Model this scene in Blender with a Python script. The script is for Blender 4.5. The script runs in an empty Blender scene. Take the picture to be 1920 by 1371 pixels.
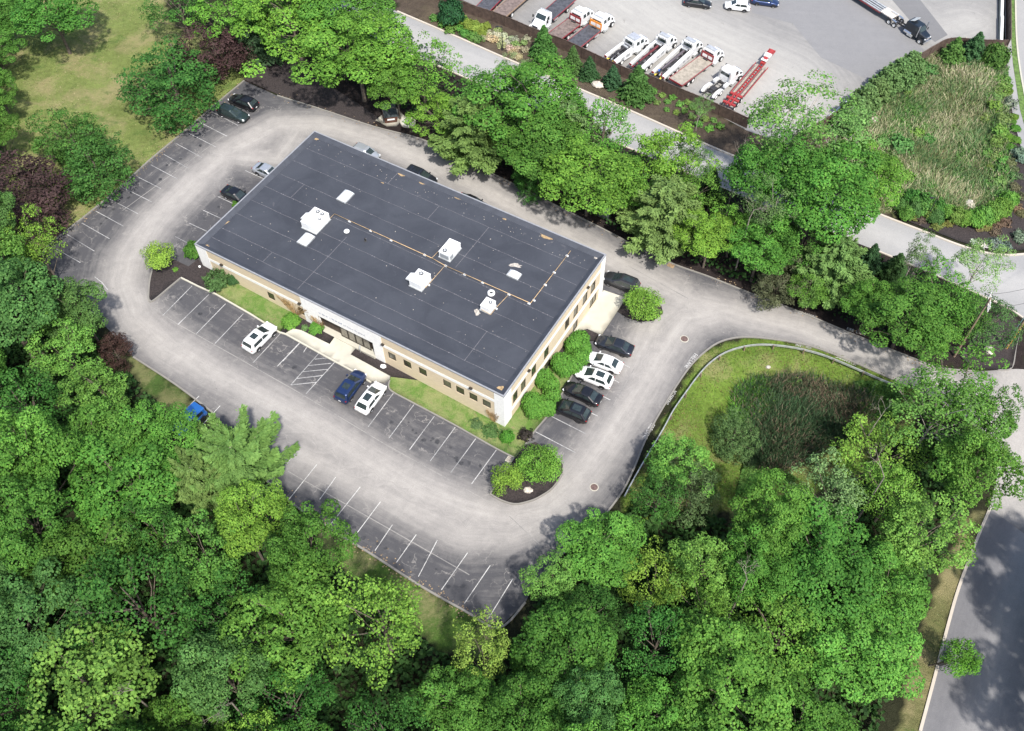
import bpy, math, random
import numpy as np
from mathutils import Vector, Matrix
from mathutils.geometry import delaunay_2d_cdt
from math import sin, cos, radians, pi, sqrt, atan2

rnd = random.Random(7)
S = bpy.context.scene
COL = S.collection
# ------------------------------------------------------------------ survey of the place
F = 1786.0; PITCH = radians(54.51); ROLL = radians(-0.97); TH = radians(-31.62)
X0, Y0, BW, BL, RZ = -39.28, 81.81, 24.26, 45.0, 8.0
CAM = np.array([0, 0, 87.52 + RZ])
_fw = np.array([0, cos(PITCH), -sin(PITCH)]); _r0 = np.array([1.0, 0, 0]); _u0 = np.cross(_r0, _fw)
_r = _r0 * cos(ROLL) + _u0 * sin(ROLL); _u = -_r0 * sin(ROLL) + _u0 * cos(ROLL)
E1 = np.array([cos(TH), sin(TH)]); E2 = np.array([-sin(TH), cos(TH)])

def plane_z(x, y):
    a = (x - X0) * E1[0] + (y - Y0) * E1[1]; b = (x - X0) * E2[0] + (y - Y0) * E2[1]
    return RZ - (4.08 + 2.32 * a / 45.0 + 0.96 * b / 24.26)

def _ray_plane(px, py):
    d = _fw + _r * (px - 960) / F - _u * (py - 685.5) / F
    z = 0.0
    for i in range(25):
        t = (z - CAM[2]) / d[2]; q = CAM + d * t; z = plane_z(q[0], q[1])
    return q
BC = _ray_plane(1490, 800); BC2 = _ray_plane(1785, 250)

def gz(x, y):
    """terrain height: one gently falling slope with two shallow drainage basins"""
    z = plane_z(x, y)
    for c, ax, ay, dep in ((BC, 12.5, 9.5, 2.0), (BC2, 9.0, 17.0, 1.2)):
        q = ((x - c[0]) / ax) ** 2 + ((y - c[1]) / ay) ** 2
        t = np.clip(1.25 - q, 0, 1) if isinstance(q, np.ndarray) else min(1, max(0, 1.25 - q))
        z = z - dep * t * t * (3 - 2 * t)
    return z

def P(px, py, dz=0.0):
    """point of the place seen at photo pixel (px, py), dz above the terrain"""
    d = _fw + _r * (px - 960) / F - _u * (py - 685.5) / F
    z = 0.0
    for i in range(40):
        t = (z - CAM[2]) / d[2]; q = CAM + d * t; z = 0.5 * z + 0.5 * (gz(q[0], q[1]) + dz)
    return Vector((q[0], q[1], gz(q[0], q[1]) + dz))

def proj(x, y, z):
    dx, dy, dz = x - CAM[0], y - CAM[1], z - CAM[2]
    w = dx * _fw[0] + dy * _fw[1] + dz * _fw[2]
    return (960 + F * (dx * _r[0] + dy * _r[1] + dz * _r[2]) / w,
            685.5 - F * (dx * _u[0] + dy * _u[1] + dz * _u[2]) / w)

def B(u, v, z=0.0):
    """point in the office building's own axes (z measured from the roof edge)"""
    return Vector((X0 + E1[0] * u + E2[0] * v, Y0 + E1[1] * u + E2[1] * v, RZ + z))

NRM = Vector((-(plane_z(1, 0) - plane_z(0, 0)), -(plane_z(0, 1) - plane_z(0, 0)), 1)).normalized()
SLOPE = Vector((0, 0, 1)).rotation_difference(NRM).to_matrix().to_4x4()

# ------------------------------------------------------------------ materials
MATS = {}
def nodes(name):
    m = bpy.data.materials.new(name); m.use_nodes = True
    nt = m.node_tree; nt.nodes.clear()
    out = nt.nodes.new('ShaderNodeOutputMaterial'); b = nt.nodes.new('ShaderNodeBsdfPrincipled')
    nt.links.new(b.outputs[0], out.inputs[0])
    MATS[name] = m
    return m, nt, b, out

class NT:
    def __init__(s, nt): s.nt = nt
    def n(s, t, **k):
        nd = s.nt.nodes.new('ShaderNode' + t)
        for a, v in k.items(): setattr(nd, a, v)
        return nd
    def l(s, a, b): s.nt.links.new(a, b)
    def noise(s, vec, scale, detail=4, rough=.55, dist=0):
        q = s.n('TexNoise'); q.inputs['Scale'].default_value = scale; q.inputs['Detail'].default_value = detail
        q.inputs['Roughness'].default_value = rough; q.inputs['Distortion'].default_value = dist
        if vec is not None: s.l(vec, q.inputs['Vector'])
        return q.outputs['Fac']
    def mr(s, x, a, b, c=0, d=1, smooth=True):
        q = s.n('MapRange'); q.interpolation_type = 'SMOOTHSTEP' if smooth else 'LINEAR'
        s.l(x, q.inputs[0])
        for i, v in enumerate((a, b, c, d)): q.inputs[i + 1].default_value = v
        return q.outputs[0]
    def m(s, op, a, b=None):
        q = s.n('Math', operation=op)
        for i, v in enumerate((a, b)):
            if v is None: continue
            if isinstance(v, (int, float)): q.inputs[i].default_value = v
            else: s.l(v, q.inputs[i])
        return q.outputs[0]
    def mix(s, f, a, b, mode='MIX'):
        q = s.n('Mix', data_type='RGBA', blend_type=mode)
        for i, v in ((0, f), (6, a), (7, b)):
            if isinstance(v, (int, float)): q.inputs[i].default_value = v
            elif isinstance(v, tuple): q.inputs[i].default_value = (*v[:3], 1)
            else: s.l(v, q.inputs[i])
        return q.outputs[2]
    def coord(s, kind='Object'): return s.n('TexCoord').outputs[kind]
    def attr(s, name, out='Fac'):
        q = s.n('Attribute'); q.attribute_name = name; return q.outputs[out]
    def bump(s, h, strength, dist, b):
        q = s.n('Bump'); q.inputs['Strength'].default_value = strength; q.inputs['Distance'].default_value = dist
        s.l(h, q.inputs['Height']); s.l(q.outputs[0], b.inputs['Normal'])

def pm(name, col, rough=.6, metal=0.0, var=.15, scale=3.0, bump=0.0, coat=0.0, spec=None):
    if name in MATS: return MATS[name]
    m, nt, b, out = nodes(name); g = NT(nt)
    c = g.coord()
    f = g.noise(c, scale, 5, .6)
    dark = tuple(x * (1 - var) for x in col); lite = tuple(min(1, x * (1 + var)) for x in col)
    g.l(g.mix(g.mr(f, .3, .7), dark, lite), b.inputs['Base Color'])
    b.inputs['Roughness'].default_value = rough; b.inputs['Metallic'].default_value = metal
    if coat: b.inputs['Coat Weight'].default_value = coat; b.inputs['Coat Roughness'].default_value = .06
    if spec is not None: b.inputs['Specular IOR Level'].default_value = spec
    if bump: g.bump(g.noise(c, scale * 8, 4), bump, .02, b)
    return m

def leaf_mat():
    m, nt, b, out = nodes('foliage'); g = NT(nt)
    oi = g.n('ObjectInfo'); t = g.attr('tint'); clump = g.attr('clump')
    c0 = oi.outputs['Color']
    hs = g.n('HueSaturation'); g.l(c0, hs.inputs['Color'])
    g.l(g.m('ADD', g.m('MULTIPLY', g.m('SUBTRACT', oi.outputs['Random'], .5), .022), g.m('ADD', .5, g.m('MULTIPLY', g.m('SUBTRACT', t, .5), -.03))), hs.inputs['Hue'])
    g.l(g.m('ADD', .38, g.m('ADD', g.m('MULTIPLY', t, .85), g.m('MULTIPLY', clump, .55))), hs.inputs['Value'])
    hs.inputs['Saturation'].default_value = .98
    g.l(hs.outputs[0], b.inputs['Base Color'])
    b.inputs['Roughness'].default_value = .6; b.inputs['Specular IOR Level'].default_value = .1
    tr = g.n('BsdfTranslucent'); y = g.mix(.6, hs.outputs[0], (.9, 1.0, .25), 'MULTIPLY')
    g.l(y, tr.inputs['Color'])
    mx = g.n('MixShader'); mx.inputs[0].default_value = .2
    g.l(b.outputs[0], mx.inputs[1]); g.l(tr.outputs[0], mx.inputs[2]); g.l(mx.outputs[0], out.inputs[0])
    return m

def ground_mat():
    """soil, grass and mulch: albedo painted per vertex by ground cover, broken up by noise"""
    m, nt, b, out = nodes('terrain'); g = NT(nt); c = g.coord()
    base = g.attr('cover', 'Color'); gr = g.attr('grassy')
    n1 = g.noise(c, .22, 6, .6, .4); n2 = g.noise(c, 1.3, 6, .65); n3 = g.noise(c, 9, 4, .7)
    f = g.m('ADD', g.m('MULTIPLY', n1, .9), g.m('ADD', g.m('MULTIPLY', n2, .8), g.m('MULTIPLY', n3, .9)))
    v = g.mr(f, .75, 1.85, .35, 1.6, False)
    hs = g.n('HueSaturation'); g.l(base, hs.inputs['Color']); g.l(v, hs.inputs['Value'])
    straw = g.mix(g.m('MULTIPLY', gr, g.mr(g.m('ADD', g.noise(c, .16, 5, .65, .5), g.m('MULTIPLY', g.noise(c, 3.5, 4, .7), .25)), .56, .78, 0, .75)), hs.outputs[0], (.34, .29, .15))
    lush = g.mix(g.m('MULTIPLY', gr, g.mr(g.noise(c, .3, 6, .7, .8), .53, .7, 0, .6)), straw, (.055, .13, .025))
    soil = g.mix(g.m('MULTIPLY', gr, g.mr(g.noise(c, .75, 6, .75, .3), .6, .72, 0, .5)), lush, (.14, .09, .055))
    fl = g.mix(g.m('MULTIPLY', gr, g.mr(g.noise(c, 7.0, 2, .5), .70, .76, 0, .7)), soil, (.5, .47, .3))
    g.l(fl, b.inputs['Base Color']); b.inputs['Roughness'].default_value = .95; b.inputs['Specular IOR Level'].default_value = .1
    g.bump(g.m('ADD', n3, n2), .9, .25, b)
    return m

def asphalt_mat(name, dark, light, streak=1.0, cracks=1.0, blotch=0.0):
    m, nt, b, out = nodes(name); g = NT(nt); c = g.coord()
    w = g.attr('wear'); cv = g.n('CombineXYZ'); g.l(g.m('MULTIPLY', g.attr('ls'), .09), cv.inputs[0]); g.l(g.m('MULTIPLY', g.attr('ld'), 1.1), cv.inputs[1])
    st = g.noise(cv.outputs[0], 1.0, 8, .72, .03)
    big = g.noise(c, .12, 5, .6, .6); med = g.noise(c, .8, 7, .68, .5); fine = g.noise(c, 14, 3, .8)
    e = g.m('ADD', w, g.m('ADD', g.m('MULTIPLY', g.m('SUBTRACT', big, .5), .42), g.m('ADD', g.m('MULTIPLY', g.m('SUBTRACT', st, .5), 1.1 * streak), g.m('MULTIPLY', g.m('SUBTRACT', med, .5), .6))))
    base = g.mix(g.mr(e, .0, 1.2, 0, 1, False), dark, light)
    # pale hairline squiggles left by sealed and reopened cracks
    dis = g.n('TexNoise'); dis.inputs['Scale'].default_value = .9; dis.inputs['Detail'].default_value = 5; g.l(c, dis.inputs['Vector'])
    add = g.n('VectorMath', operation='MULTIPLY_ADD'); g.l(dis.outputs['Color'], add.inputs[0]); add.inputs[1].default_value = (2.6, 2.6, 2.6); g.l(c, add.inputs[2])
    vo = g.n('TexVoronoi', feature='DISTANCE_TO_EDGE'); vo.inputs['Scale'].default_value = .42; g.l(add.outputs[0], vo.inputs['Vector'])
    gate = g.mr(g.noise(c, .5, 4, .6), .46, .64)
    ck = g.m('MULTIPLY', g.m('MULTIPLY', g.mr(vo.outputs['Distance'], .0, .035, 1, 0), gate), .75 * cracks)
    base = g.mix(g.m('MULTIPLY', ck, .8), base, tuple(min(1, x * .8) for x in light))
    ck2 = g.mr(g.noise(c, 2.6, 8, .8, 1.2), .63, .74, 0, .45 * cracks)
    base = g.mix(ck2, base, tuple(x * .85 for x in light))
    base = g.mix(g.mr(g.noise(c, 1.7, 3, .6, 1.5), .70, .76, 0, .35), base, tuple(x * .6 for x in dark))
    if blotch:
        base = g.mix(g.mr(g.noise(c, .35, 6, .8, .8), .60, .72, 0, blotch), base, (.12, .115, .1))
    hs = g.n('HueSaturation'); g.l(base, hs.inputs['Color']); g.l(g.mr(fine, .3, .7, .82, 1.18, False), hs.inputs['Value'])
    g.l(hs.outputs[0], b.inputs['Base Color']); b.inputs['Roughness'].default_value = .88; b.inputs['Specular IOR Level'].default_value = .25
    g.bump(fine, .35, .02, b)
    return m

def paint_mat(name, col, under, keep=.6):
    m, nt, b, out = nodes(name); g = NT(nt); c = g.coord()
    f = g.mr(g.m('ADD', g.m('MULTIPLY', g.noise(c, 6, 6, .8), .6), g.m('MULTIPLY', g.noise(c, .35, 3), .4)), .5 - keep * .25, .62, 1, 0)
    g.l(g.mix(f, under, col), b.inputs['Base Color']); b.inputs['Roughness'].default_value = .8
    return m

def membrane_mat():
    m, nt, b, out = nodes('roof_membrane'); g = NT(nt); c = g.coord()
    sx = g.n('SeparateXYZ'); g.l(c, sx.inputs[0])
    col = g.mix(g.mr(g.noise(c, .18, 6, .65, .6), .3, .72), (.041, .045, .056), (.060, .065, .078))
    col = g.mix(g.mr(g.noise(c, 1.1, 7, .75, 1.0), .56, .8, 0, .35), col, (.11, .115, .13))
    # dried puddle rings and scuffs
    col = g.mix(g.mr(g.noise(c, .55, 3, .4, 2.5), .705, .75, 0, .22), col, (.17, .16, .165))
    f = g.mr(g.noise(c, 40, 2, .7), .3, .7, .85, 1.15, False)
    hs = g.n('HueSaturation'); g.l(col, hs.inputs['Color']); g.l(f, hs.inputs['Value'])
    g.l(hs.outputs[0], b.inputs['Base Color']); b.inputs['Roughness'].default_value = .75; b.inputs['Specular IOR Level'].default_value = .3
    return m

def brick_mat():
    m, nt, b, out = nodes('cream_block'); g = NT(nt)
    c = g.attr('wallco', 'Vector')
    br = g.n('TexBrick'); g.l(c, br.inputs['Vector']); br.inputs['Scale'].default_value = 1.0
    br.inputs['Brick Width'].default_value = .4; br.inputs['Row Height'].default_value = .2; br.inputs['Mortar Size'].default_value = .012
    br.inputs['Color1'].default_value = (.74, .61, .43, 1); br.inputs['Color2'].default_value = (.69, .56, .39, 1); br.inputs['Mortar'].default_value = (.58, .49, .36, 1)
    col = g.mix(g.mr(g.noise(c, .5, 6, .7), .4, .75, 0, .35), br.outputs['Color'], (.6, .49, .34))
    g.l(col, b.inputs['Base Color']); b.inputs['Roughness'].default_value = .9
    g.bump(br.outputs['Fac'], -.3, .01, b)
    return m

def concrete_mat(name, col, joint=0.0):
    m, nt, b, out = nodes(name); g = NT(nt); c = g.coord()
    base = g.mix(g.mr(g.noise(c, .5, 7, .7, .4), .32, .7), tuple(x * .88 for x in col), col)
    base = g.mix(g.mr(g.noise(c, 2.2, 6, .75), .6, .75, 0, .5), base, tuple(x * .5 for x in col))
    g.l(base, b.inputs['Base Color']); b.inputs['Roughness'].default_value = .9
    g.bump(g.noise(c, 30, 3), .2, .01, b)
    return m

LEAF = leaf_mat(); GROUND = ground_mat()
ASPH = asphalt_mat('worn_asphalt', (.078, .077, .082), (.40, .375, .345), .8, 1.0)
YARD = asphalt_mat('yard_paving', (.21, .205, .20), (.40, .385, .355), .9, .35, .5)
ROADP = asphalt_mat('pale_road', (.25, .25, .25), (.39, .38, .365), .6, .3)
STREET = asphalt_mat('street_asphalt', (.15, .148, .155), (.27, .262, .26), .7, .25)
PAINT = paint_mat('faded_white_paint', (.6, .59, .57), (.2, .2, .2), .6)
PAINT2 = paint_mat('very_faded_paint', (.66, .65, .62), (.3, .29, .28), .35)
MEMB = membrane_mat(); BRICK = brick_mat()
CONC = concrete_mat('pale_concrete', (.52, .495, .41)); KERB = concrete_mat('kerb_concrete', (.25, .235, .21)); KERBW = concrete_mat('road_kerb', (.55, .49, .41))
WHITEW = pm('white_stucco', (.9, .885, .85), .85, var=.05)
MULCH = pm('dark_mulch', (.036, .028, .027), .95, var=.45, scale=6, bump=1.0)
GLASS = pm('dark_window', (.05, .048, .036), .12, var=.3, scale=.8, spec=.6)
BLIND = pm('window_with_blind', (.12, .115, .085), .2, var=.3, scale=1.2, spec=.5)
CGLASS = pm('car_glass', (.03, .042, .042), .06, var=.2, spec=.8)
BRONZE = pm('bronze_frame', (.035, .028, .022), .5, var=.1)
METAL = pm('galvanised', (.62, .63, .62), .45, .5, var=.15, scale=2)
WHITEM = pm('white_enamel', (.87, .87, .85), .45, var=.06, scale=1)
BARK = pm('bark', (.13, .105, .08), .95, var=.4, scale=4, bump=.8)
PALEB = pm('pale_bark', (.38, .34, .29), .95, var=.3, scale=3, bump=.5)
RUBBER = pm('rubber', (.022, .022, .024), .85, var=.2)
RIM = pm('alloy_rim', (.62, .62, .64), .35, .6, var=.1)
CHROME = pm('bright_metal', (.75, .76, .78), .18, .9, var=.05)
BLACKP = pm('black_plastic', (.02, .02, .022), .6, var=.2)
REDL = pm('red_lens', (.3, .015, .015), .25, var=.1)
CLEARL = pm('clear_lens', (.75, .76, .76), .15, var=.1)
GASP = pm('yellow_pipe', (.62, .42, .22), .6, var=.25, scale=2)
FENCEM = pm('brown_fence_board', (.10, .068, .054), .85, var=.3, scale=1.5)
WOODP = pm('pole_wood', (.24, .18, .12), .9, var=.3)
TAN = pm('brown_residue', (.36, .25, .13), .95, var=.35, scale=4)
DUST = pm('pale_residue', (.42, .38, .33), .95, var=.35, scale=4)
TWIG = pm('dry_vine', (.36, .24, .11), .95, var=.35)
STONE = pm('boulder_stone', (.55, .5, .43), .9, var=.3, scale=2, bump=.8)

# ------------------------------------------------------------------ mesh builder
class MB:
    def __init__(s): s.v = []; s.f = []; s.mi = []; s.mats = []; s.M = Matrix()
    def mat(s, m):
        if m not in s.mats: s.mats.append(m)
        return s.mats.index(m)
    def add(s, vs, fs, m=None):
        k = len(s.v); s.v += [s.M @ Vector(p) for p in vs]
        i = s.mat(m) if m else 0
        for f in fs: s.f.append([k + a for a in f]); s.mi.append(i)
    def box(s, c, d, m=None, rz=0.0, ry=0.0, taper=1.0):
        R = Matrix.Translation(Vector(c)) @ Matrix.Rotation(rz, 4, 'Z') @ Matrix.Rotation(ry, 4, 'Y')
        x, y, z = d[0] / 2, d[1] / 2, d[2] / 2; vs = []
        for zz, k in ((-z, 1), (z, taper)):
            for a, b2 in ((-1, -1), (1, -1), (1, 1), (-1, 1)): vs.append(R @ Vector((a * x * k, b2 * y * k, zz)))
        s.add(vs, [(3, 2, 1, 0), (4, 5, 6, 7), (0, 1, 5, 4), (1, 2, 6, 5), (2, 3, 7, 6), (3, 0, 4, 7)], m)
    def tube(s, a, b, r0, r1=None, n=8, m=None, cap=True):
        a, b = Vector(a), Vector(b); r1 = r0 if r1 is None else r1
        d = b - a
        if d.length < 1e-6: return
        q = d.to_track_quat('Z', 'Y').to_matrix(); vs = []
        for p, r in ((a, r0), (b, r1)):
            for i in range(n): vs.append(p + q @ Vector((r * cos(2 * pi * i / n), r * sin(2 * pi * i / n), 0)))
        fs = [(i, (i + 1) % n, n + (i + 1) % n, n + i) for i in range(n)]
        if cap: fs += [tuple(range(n - 1, -1, -1)), tuple(range(n, 2 * n))]
        s.add(vs, fs, m)
    def path(s, pts, r, n=6, m=None):
        for i in range(len(pts) - 1): s.tube(pts[i], pts[i + 1], r, r, n, m)
    def poly(s, pts, h, m=None):
        """prism on a planar polygon (counter-clockwise), extruded down by h"""
        n = len(pts); pts = [Vector(p) for p in pts]
        s.add(pts + [p - Vector((0, 0, h)) for p in pts], [tuple(range(n)), tuple(range(2 * n - 1, n - 1, -1))] + [(i, n + i, n + (i + 1) % n, (i + 1) % n) for i in range(n)], m)
    def quad(s, a, b, c, d, m=None): s.add([a, b, c, d], [(0, 1, 2, 3)], m)
    def loft(s, rings, m=None, caps=True):
        n = len(rings[0]); vs = [p for r in rings for p in r]; fs = []
        for i in range(len(rings) - 1):
            for j in range(n): fs.append((i * n + j, i * n + (j + 1) % n, (i + 1) * n + (j + 1) % n, (i + 1) * n + j))
        if caps: fs += [tuple(range(n - 1, -1, -1)), tuple(range((len(rings) - 1) * n, len(rings) * n))]
        s.add(vs, fs, m)
    def mesh(s, name, m=None, smooth=False):
        me = bpy.data.meshes.new(name); me.from_pydata([tuple(p) for p in s.v], [], s.f)
        if s.mats:
            for q in s.mats: me.materials.append(q)
            me.polygons.foreach_set('material_index', s.mi)
        elif m: me.materials.append(m)
        if smooth: me.polygons.foreach_set('use_smooth', [True] * len(s.f))
        me.update(); return me
    def build(s, name, m=None, parent=None, smooth=False):
        return link(name, s.mesh(name, m, smooth), parent)

def link(name, me, parent=None, loc=None):
    o = bpy.data.objects.new(name, me); COL.objects.link(o)
    if parent: o.parent = parent
    if loc is not None: o.location = loc
    return o

def tag(o, label=None, cat=None, group=None, kind=None):
    for k, v in (('label', label), ('category', cat), ('group', group), ('kind', kind)):
        if v: o[k] = v
    return o

def thing(name, label, cat, loc, rz=0.0, group=None, tilt=True):
    o = bpy.data.objects.new(name, None); COL.objects.link(o); o.empty_display_size = .3
    o.matrix_world = Matrix.Translation(Vector(loc)) @ (SLOPE if tilt else Matrix()) @ Matrix.Rotation(rz, 4, 'Z')
    return tag(o, label, cat, group)

def copy_tree(o, parent=None):
    c = o.copy(); COL.objects.link(c)
    if parent: c.parent = parent
    for ch in list(o.children): copy_tree(ch, c)
    return c

def sc(org, k, pts): return [(org[0] + x / k, org[1] + y / k) for x, y in pts]

# ------------------------------------------------------------------ terrain
def inside(px, py, poly):
    """vectorised point in polygon"""
    r = np.zeros(np.shape(px), bool); n = len(poly); j = n - 1
    for i in range(n):
        xi, yi = poly[i]; xj, yj = poly[j]
        c = ((yi > py) != (yj > py)) & (px < (xj - xi) * (py - yi) / ((yj - yi) + 1e-12) + xi)
        r ^= c; j = i
    return r

LAWN = [(-400, -300), (300, -300), (310, 40), (345, 60), (380, 60), (440, 100), (452, 155), (400, 200), (340, 255), (225, 357), (140, 435), (90, 470), (60, 450), (20, 420), (-20, 380), (-60, 330), (10, 250), (0, 100), (-40, 20)]
BASIN = [(1150, 1000), (1175, 930), (1200, 880), (1260, 770), (1290, 700), (1330, 655), (1390, 634), (1450, 636), (1530, 650), (1680, 712), (1740, 740), (1700, 800), (1600, 900), (1400, 960), (1250, 960)]
REEDS = sc((1150, 600), 3.491, [(790, 560), (840, 470), (1000, 400), (1180, 370), (1400, 450), (1620, 500), (1700, 560), (1600, 760), (1350, 860), (1050, 1010), (880, 960), (850, 800), (900, 690)])
MEADOW = [(1560, 232), (1610, 190), (1742, 104), (1780, 84), (1884, 90), (1890, 400), (1800, 410), (1640, 395), (1560, 330)]
STRIP = [(440, 80), (480, 90), (560, 120), (640, 60), (745, 25), (950, 112), (1190, 212), (1370, 292), (1660, 407), (1800, 465), (1925, 620), (1925, 700), (1700, 680), (1260, 500), (1000, 370), (700, 240), (458, 152)]
UPPER = [(740, -60), (880, -10), (1000, 70), (1200, 150), (1340, 215), (1480, 270), (1560, 225), (1600, 300), (1660, 390), (1680, 418), (1370, 300), (1190, 215), (950, 112), (745, 22)]
VERGE = [(590, 985), (700, 1040), (790, 1100), (870, 1145), (945, 1185), (900, 1240), (820, 1210), (720, 1120), (600, 1030)]
VERGE2 = [(1860, 960), (1835, 1010), (1795, 1110), (1775, 1180), (1752, 1270), (1727, 1371), (1690, 1471), (1590, 1471), (1680, 1371), (1720, 1200), (1780, 1050), (1820, 960)]
VERGE3 = [(225, 650), (335, 725), (400, 800), (370, 850), (320, 800), (250, 700)]

def build_terrain():
    st = .8
    xs = np.arange(-150, 190.1, st); ys = np.arange(-10, 290.1, st)
    # coarse skirt out to the far distance
    xs = np.concatenate([[-900, -500, -300, -200], xs, [250, 350, 550, 950]]); ys = np.concatenate([[-400, -200, -80], ys, [340, 450, 700, 1200]])
    X, Y = np.meshgrid(xs, ys); Z = gz(X, Y)
    rs = np.random.RandomState(3)
    px, py = proj(X, Y, Z)
    infr = (np.abs(X) < 200) & (Y > 0) & (Y < 300)
    jx = px + rs.normal(0, 3, X.shape); jy = py + rs.normal(0, 3, X.shape)
    cov = np.zeros(X.shape + (3,)); cov[:] = (.032, .034, .018); gr = np.zeros(X.shape)
    def zone(poly, c, g_, sp=0):
        k = inside(jx + (rs.normal(0, sp, X.shape) if sp else 0), jy + (rs.normal(0, sp, X.shape) if sp else 0), poly) & infr
        cov[k] = c; gr[k] = g_
    zone(STRIP, (.036, .028, .026), 0)
    zone(UPPER, (.10, .078, .06), .15)
    zone(LAWN, (.19, .235, .07), 1)
    zone(BASIN, (.15, .235, .04), .8)
    zone(REEDS, (.055, .065, .035), .2, 9)
    zone(MEADOW, (.20, .25, .09), 1)
    zone(VERGE, (.08, .15, .03), .8); zone(VERGE2, (.17, .17, .07), 1); zone(VERGE3, (.07, .12, .03), .6)
    ny, nx = X.shape
    v = np.stack([X, Y, Z], -1).reshape(-1, 3)
    idx = np.arange(ny * nx).reshape(ny, nx)
    f = np.stack([idx[:-1, :-1], idx[:-1, 1:], idx[1:, 1:], idx[1:, :-1]], -1).reshape(-1, 4)
    me = np_mesh('terrain', v, f, GROUND)
    a = me.attributes.new('cover', 'FLOAT_COLOR', 'POINT'); a.data.foreach_set('color', np.concatenate([cov.reshape(-1, 3), np.ones((ny * nx, 1))], 1).astype(np.float32).ravel())
    a = me.attributes.new('grassy', 'FLOAT', 'POINT'); a.data.foreach_set('value', gr.astype(np.float32).ravel())
    me.polygons.foreach_set('use_smooth', [True] * len(f))
    tag(link('ground', me), kind='structure')

def np_mesh(name, v, f, mat):
    me = bpy.data.meshes.new(name); nf, k = f.shape
    me.vertices.add(len(v)); me.vertices.foreach_set('co', v.astype(np.float32).ravel())
    me.loops.add(nf * k); me.loops.foreach_set('vertex_index', f.astype(np.int32).ravel())
    me.polygons.add(nf); me.polygons.foreach_set('loop_start', np.arange(0, nf * k, k, dtype=np.int32)); me.polygons.foreach_set('loop_total', np.full(nf, k, np.int32))
    me.materials.append(mat); me.update(calc_edges=True); me.validate()
    return me
build_terrain()

def densify(pts, st):
    o = []
    for i in range(len(pts)):
        a, b = pts[i], pts[(i + 1) % len(pts)]; n = max(1, int((b - a).length / st))
        for k in range(n): o.append(a.lerp(b, k / n))
    return o

def smooth_line(pts, n=6, closed=False):
    """Catmull-Rom through the points"""
    o = []; m = len(pts)
    for i in range(m if closed else m - 1):
        g = (lambda k: pts[k % m]) if closed else (lambda k: pts[max(0, min(m - 1, k))])
        p0, p1, p2, p3 = g(i - 1), g(i), g(i + 1), g(i + 2)
        for k in range(n):
            t = k / n
            o.append(.5 * ((2 * p1) + (-p0 + p2) * t + (2 * p0 - 5 * p1 + 4 * p2 - p3) * t * t + (-p0 + 3 * p1 - 3 * p2 + p3) * t ** 3))
    if not closed: o.append(pts[-1].copy())
    return o

def G2(pts, dz=0): return [P(x, y, dz).to_2d() for x, y in pts]

def sheet(name, poly2, dz, mat, step=1.2, wear=None, thick=0.0, kind='structure'):
    b = densify(poly2, step); n = len(b)
    xs = [p.x for p in b]; ys = [p.y for p in b]; pl = [(p.x, p.y) for p in b]
    X, Y = np.meshgrid(np.arange(min(xs), max(xs), step), np.arange(min(ys), max(ys), step))
    rs = np.random.RandomState(5); X = X + rs.uniform(-.2, .2, X.shape) * step; Y = Y + rs.uniform(-.2, .2, Y.shape) * step
    k = inside(X, Y, pl); qx, qy = X[k], Y[k]
    bx = np.array(pl); keep = np.ones(len(qx), bool)
    for i in range(0, n): keep &= (qx - bx[i, 0]) ** 2 + (qy - bx[i, 1]) ** 2 > (.4 * step) ** 2
    v2 = [Vector(p) for p in pl] + [Vector((a, c)) for a, c in zip(qx[keep], qy[keep])]
    vs, es, fs, *_ = delaunay_2d_cdt(v2, [], [list(range(n))], 1, 1e-5)
    V = np.array([(p.x, p.y) for p in vs]); Z = gz(V[:, 0], V[:, 1]) + dz
    V3 = np.column_stack([V, Z]); Fc = np.array([list(f) for f in fs if len(f) == 3])
    if thick:
        rim = [int(np.argmin((V[:, 0] - p[0]) ** 2 + (V[:, 1] - p[1]) ** 2)) for p in pl]
        k0 = len(V3); V3 = np.vstack([V3, V3[rim] - np.array([0, 0, thick])])
        ex = []
        for i in range(n):
            a, c2 = rim[i], rim[(i + 1) % n]; d, e = k0 + i, k0 + (i + 1) % n
            ex += [(a, d, e), (a, e, c2)]
        Fc = np.vstack([Fc, np.array(ex)])
    me = np_mesh(name, V3, Fc, mat)
    if wear is not None:
        w, ls, ld = wear(V3[:, 0], V3[:, 1])
        for nm, ar in (('wear', w), ('ls', ls), ('ld', ld)):
            a = me.attributes.new(nm, 'FLOAT', 'POINT'); a.data.foreach_set('value', ar.astype(np.float32))
    o = link(name, me)
    return tag(o, kind=kind)

def lane_wear(lines, hw, soft=1.8, lo=.0, hi=1.0):
    """how polished by traffic each point is, from its distance to the wheel paths"""
    def f(x, y):
        best = np.full(x.shape, 1e9); ls = np.zeros(x.shape); ld = np.zeros(x.shape); ac = 0
        wmax = np.zeros(x.shape)
        for ln, h in zip(lines, hw):
            bl = np.full(x.shape, 1e9)
            for a, b in zip(ln[:-1], ln[1:]):
                dx, dy = b.x - a.x, b.y - a.y; L = sqrt(dx * dx + dy * dy) + 1e-9
                t = np.clip(((x - a.x) * dx + (y - a.y) * dy) / L / L, 0, 1)
                qx, qy = a.x + t * dx, a.y + t * dy; d = np.hypot(x - qx, y - qy)
                sgn = np.sign((x - a.x) * dy - (y - a.y) * dx)
                k = d < best; best = np.where(k, d, best); ls = np.where(k, ac + t * L, ls); ld = np.where(k, d * sgn, ld)
                bl = np.minimum(bl, d); ac += L
            t = np.clip((h + soft - bl) / (2 * soft), 0, 1); wmax = np.maximum(wmax, t * t * (3 - 2 * t))
        return lo + (hi - lo) * wmax, ls, ld
    return f

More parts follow.
